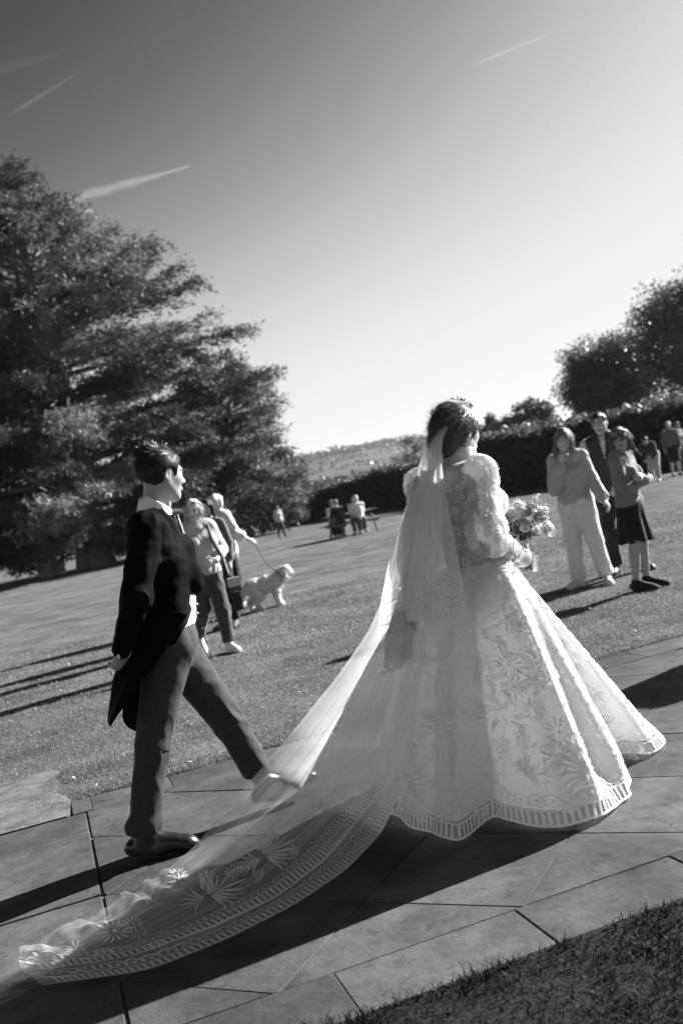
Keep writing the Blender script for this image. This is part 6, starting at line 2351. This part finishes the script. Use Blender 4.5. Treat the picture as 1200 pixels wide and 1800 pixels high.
    sag = np.sin(np.pi * us)[None, :] * np.interp(vv, [0, .3, .5, .62, 1], [0, .01, .035, .02, .0])[:, None]
    Gt[:, :, 2] = Gt[:, :, 2] - sag
    f = .5 * np.sin(us * 26 + 1)[None, :] + .35 * np.sin(us * 47 + 3 * vv[:, None]) + .3 * np.sin(us * 15 + 4 * vv[:, None])
    am = np.interp(vv, [0, .1, .4, .6, .8, 1], [.004, .015, .022, .014, .010, .006])[:, None]
    Gt[:, :, 2] += f * am * .7; Gt[:, :, 1] += f * am * np.interp(vv, [0, .45, .6, 1], [1.3, 1.0, .2, .1])[:, None]
    # bunched, crumpled end
    cr = sstep(.76, .86, vv)[:, None] * (1 - sstep(.18, .42, us))[None, :]
    UU, VV = np.meshgrid(us, vv)
    cn = .55 * (np.sin(VV * 150 + 3 * np.sin(VV * 31) + UU * 9) + 1) * (.5 + .5 * np.abs(vnoise(UU * 6, VV * 40, 0 * UU, 3))) + .35 * np.abs(vnoise(UU * 14, VV * 80, 0 * UU, 4))
    Gt[:, :, 2] += cr * cn * .034
    Gt[:, :, 0] += cr * vnoise(UU * 12, VV * 60, 0 * UU, 8) * .012; Gt[:, :, 1] += cr * vnoise(UU * 12, VV * 60, 0 * UU, 9) * .014
    Gt[:, :, 2] = np.maximum(Gt[:, :, 2], .009 + .004 * (f + 1) * .5)
    St = Surf(Gt)
    if np.mean(St.N[:, :, 2]) < 0: St = Surf(Gt, True)
    trn = St.mesh('train_veil', M_TUL, root, B)
    set_across(trn, St.nu, St.nt, True); streak(M_TUL, .36, .72, 40, .42, 1.4)
    Et = Emb(.003)
    # bands run along the lower edge (v direction at u = 1) -> use a transposed surface
    Gx = np.transpose(Gt, (1, 0, 2))
    ST = Surf(np.transpose(Gx, (1, 0, 2)))
    class Edge(Surf): pass
    band(Et, St, .50, .995, 1.0, -1, .030, .8, 2)
    rg = np.random.default_rng(31)
    for v, u, R in ((.715, .50, .17), (.80, .48, .17)):
        Et.palm(St, v, u, R, rg, 11, 2.9, 1.9, .0055); Et.palm(St, v, u, R * .8, rg, 7, -.5, 1.1, .005); Et.spray(St, v, u, -2.2, R * .8, rg)
    for _ in range(14):
        v, u = rg.uniform(.5, .92), rg.uniform(.1, .62)
        if rg.uniform() < .5: Et.flower(St, v, u, rg.uniform(.035, .055), 13, rg)
        else: Et.spray(St, v, u, rg.uniform(0, 6), rg.uniform(.07, .11), rg, 6)
    for _ in range(5):
        Et.flower(St, rg.uniform(.88, .97), rg.uniform(.3, .8), .03, 11, rg)
    Et.build('embroidery', M_EMBV, trn, B)
    return F, B


BF, BB = build_bride()


# ------------------------------------------------------------------ bouquet
def build_bouquet():
    Y = 4.31
    foot = at(929, 1001, Y); mouth = at(917, 948, Y); top = at(925, 905, Y)
    b = thing('bouquet', 'bridal bouquet of pale roses and small sprigs with ribbon-wrapped stems', 'bouquet', foot)
    ax = nrm(top - foot)
    rng = np.random.default_rng(12)
    M_ROSE = mat('rose_petal', .85, .7, .08, 60, trans=.12, spec=.1)
    M_ROSE2 = mat('blush_petal', .52, .7, .1, 60, trans=.12, spec=.1)
    M_STEM = mat('green_stem', .05, .5, .3, 20)
    M_LF = mat('bouquet_leaf', .05, .4, v2=.16, scale=40, trans=.25, spec=.5)
    M_RIB = cloth('ribbon', .45, .06, .5, .2)
    e1 = nrm(np.cross(ax, [0, 0, 1.]) + np.array([1., 0, 0])); e1 = nrm(e1 - ax * (e1 @ ax)); e2 = np.cross(ax, e1)

    def rose(c, r, axis, m):
        mb = MB(); axis = nrm(axis); a1 = nrm(np.cross(axis, [.3, .5, .8])); a2 = np.cross(axis, a1)
        for ring, (n, rr, tilt, hgt) in enumerate(((3, .16, .1, .95), (4, .32, .2, .98), (5, .50, .38, .95), (6, .70, .62, .88), (7, .94, .95, .74))):
            for k in range(n):
                th = 2 * math.pi * (k + .5 * ring) / n + rng.uniform(-.15, .15)
                w_ = 2 * math.pi / n * .72
                V = []
                for i in range(4):
                    t = i / 3
                    for jx in range(5):
                        s_ = (jx / 4 - .5) * 2
                        an = th + s_ * w_ * (.5 + .5 * math.sin(math.pi * (.15 + .7 * t)))
                        rad = r * rr * (.25 + .75 * math.sin(min(1, t * (1 + .25 * tilt)) * math.pi / 2)) * (1 + .12 * t * t * tilt)
                        z = r * hgt * (t * (1 - .35 * tilt * t) - .45) - r * .1 * s_ * s_ * t
                        V.append(c + a1 * math.cos(an) * rad + a2 * math.sin(an) * rad + axis * z + rng.normal(0, .055, 3) * r * t)
                mb.add(V, [(i * 5 + q, i * 5 + q + 1, (i + 1) * 5 + q + 1, (i + 1) * 5 + q) for i in range(3) for q in range(4)])
        return mb.build('rose', m, b, True)
    C = lerp(mouth, top, .85) - foot
    heads = []
    for px, py, r, m in ((899, 905, .031, M_ROSE), (918, 903, .022, M_ROSE), (927, 901, .020, M_ROSE2), (923, 917, .019, M_ROSE2), (938, 918, .022, M_ROSE), (961, 929, .030, M_ROSE), (943, 932, .016, M_ROSE), (922, 929, .016, M_ROSE),
                         (890, 912, .024, M_ROSE2), (950, 902, .022, M_ROSE2), (910, 888, .020, M_ROSE), (932, 889, .020, M_ROSE2), (915, 897, .02, M_ROSE), (945, 912, .02, M_ROSE2)):
        c = at(px, py, Y - .085 + rng.uniform(-.02, .03)) - foot
        rose(c, r * 1.25, nrm(c - (mouth - foot) * .8) + np.array([0, -.5, .2]), m)
        heads.append(c)
    for k in range(14):
        c = C + (e1 * rng.uniform(-.1, .1) + e2 * rng.uniform(-.09, .09) + ax * rng.uniform(-.02, .05)); c[1] += .05
        rose(c, rng.uniform(.014, .022), nrm(c - (mouth - foot) * .7), M_ROSE if k % 2 else M_ROSE2); heads.append(c)
    st = MB()
    for c in heads:
        p0 = mouth - foot + e1 * rng.uniform(-.012, .012) + e2 * rng.uniform(-.012, .012)
        st.tube([c, lerp(c, p0, .55) + rng.normal(0, .006, 3), p0, e1 * rng.uniform(-.014, .014) + e2 * rng.uniform(-.014, .014)], .0024, 5)
    o = st.build('stems', M_STEM, b); o['kind'] = 'stuff'
    V = []; D = []; N = []; L = []
    n = 430
    u = unit_rand(rng, n)
    P = C + u * rng.uniform(.2, 1.0, n)[:, None] ** .5 * np.array([.095, .07, .075]) - ax * .02 + np.array([0, .03, 0])
    D = nrm_rows = u + ax * .8 + rng.normal(0, .4, (n, 3)); D /= np.linalg.norm(D, axis=1)[:, None]
    Vq, Fq = leaf_quads(P, D, unit_rand(rng, n), rng.uniform(.015, .035, n), rng.uniform(.008, .016, n))
    o = mesh_np('foliage', Vq, Fq, M_LF, None, False, b); o['kind'] = 'stuff'
    n = 420
    k = rng.integers(0, 16, n); cs = C + np.stack([rng.uniform(-.10, .10, 16), rng.uniform(-.08, .06, 16), rng.uniform(.035, .085, 16)], 1)
    P = cs[k] + rng.normal(0, .011, (n, 3))
    Vq, Fq = leaf_quads(P, unit_rand(rng, n), unit_rand(rng, n), rng.uniform(.006, .011, n), rng.uniform(.005, .008, n))
    o = mesh_np('filler_flowers', Vq, Fq, M_ROSE, None, False, b); o['kind'] = 'stuff'
    hd = at(923, 972, Y) - foot
    MB().tube([mouth - foot - ax * .004, lerp(mouth - foot, hd, .5), hd, hd - ax * .02], [.023, .02, .0185, .018], 14).build('ribbon_wrap', M_RIB, b)
    # loose ribbon end
    p = hd + e1 * .02 * np.sign(e1[0])
    R = [p, p + np.array([.018, 0, -.02]), p + np.array([.014, -.004, -.05]), p + np.array([.006, 0, -.085])]
    wv = np.array([.010, -.003, 0])
    V = [q - wv for q in R] + [q + wv for q in R]
    o = mesh_py('ribbon_tail', V, [(i, i + 1, 5 + i, 4 + i) for i in range(3)], cloth('white_ribbon', .8, .03, .5, .2), b, True)
    o.modifiers.new('thickness', 'SOLIDIFY').thickness = .001


build_bouquet()


# ------------------------------------------------------------------ summer haze over the valley
hm = bpy.data.materials.new('haze_air')
hm.use_nodes = True
hn = hm.node_tree
hn.nodes.clear()
ho = hn.nodes.new('ShaderNodeOutputMaterial')
pv = hn.nodes.new('ShaderNodeVolumePrincipled')
pv.inputs['Color'].default_value = grey(.9)
pv.inputs['Density'].default_value = 0.00008
pv.inputs['Anisotropy'].default_value = 0.3
hn.links.new(pv.outputs[0], ho.inputs['Volume'])
hz_ = MB().box((GX.min() - 50, GY.min() - 50, GZv.min() - 1.0), (GX.max() + 50, GY.max() + 50, GZv.max() + 14.0)).build('haze', hm, None, False)
tag(hz_, kind='stuff')
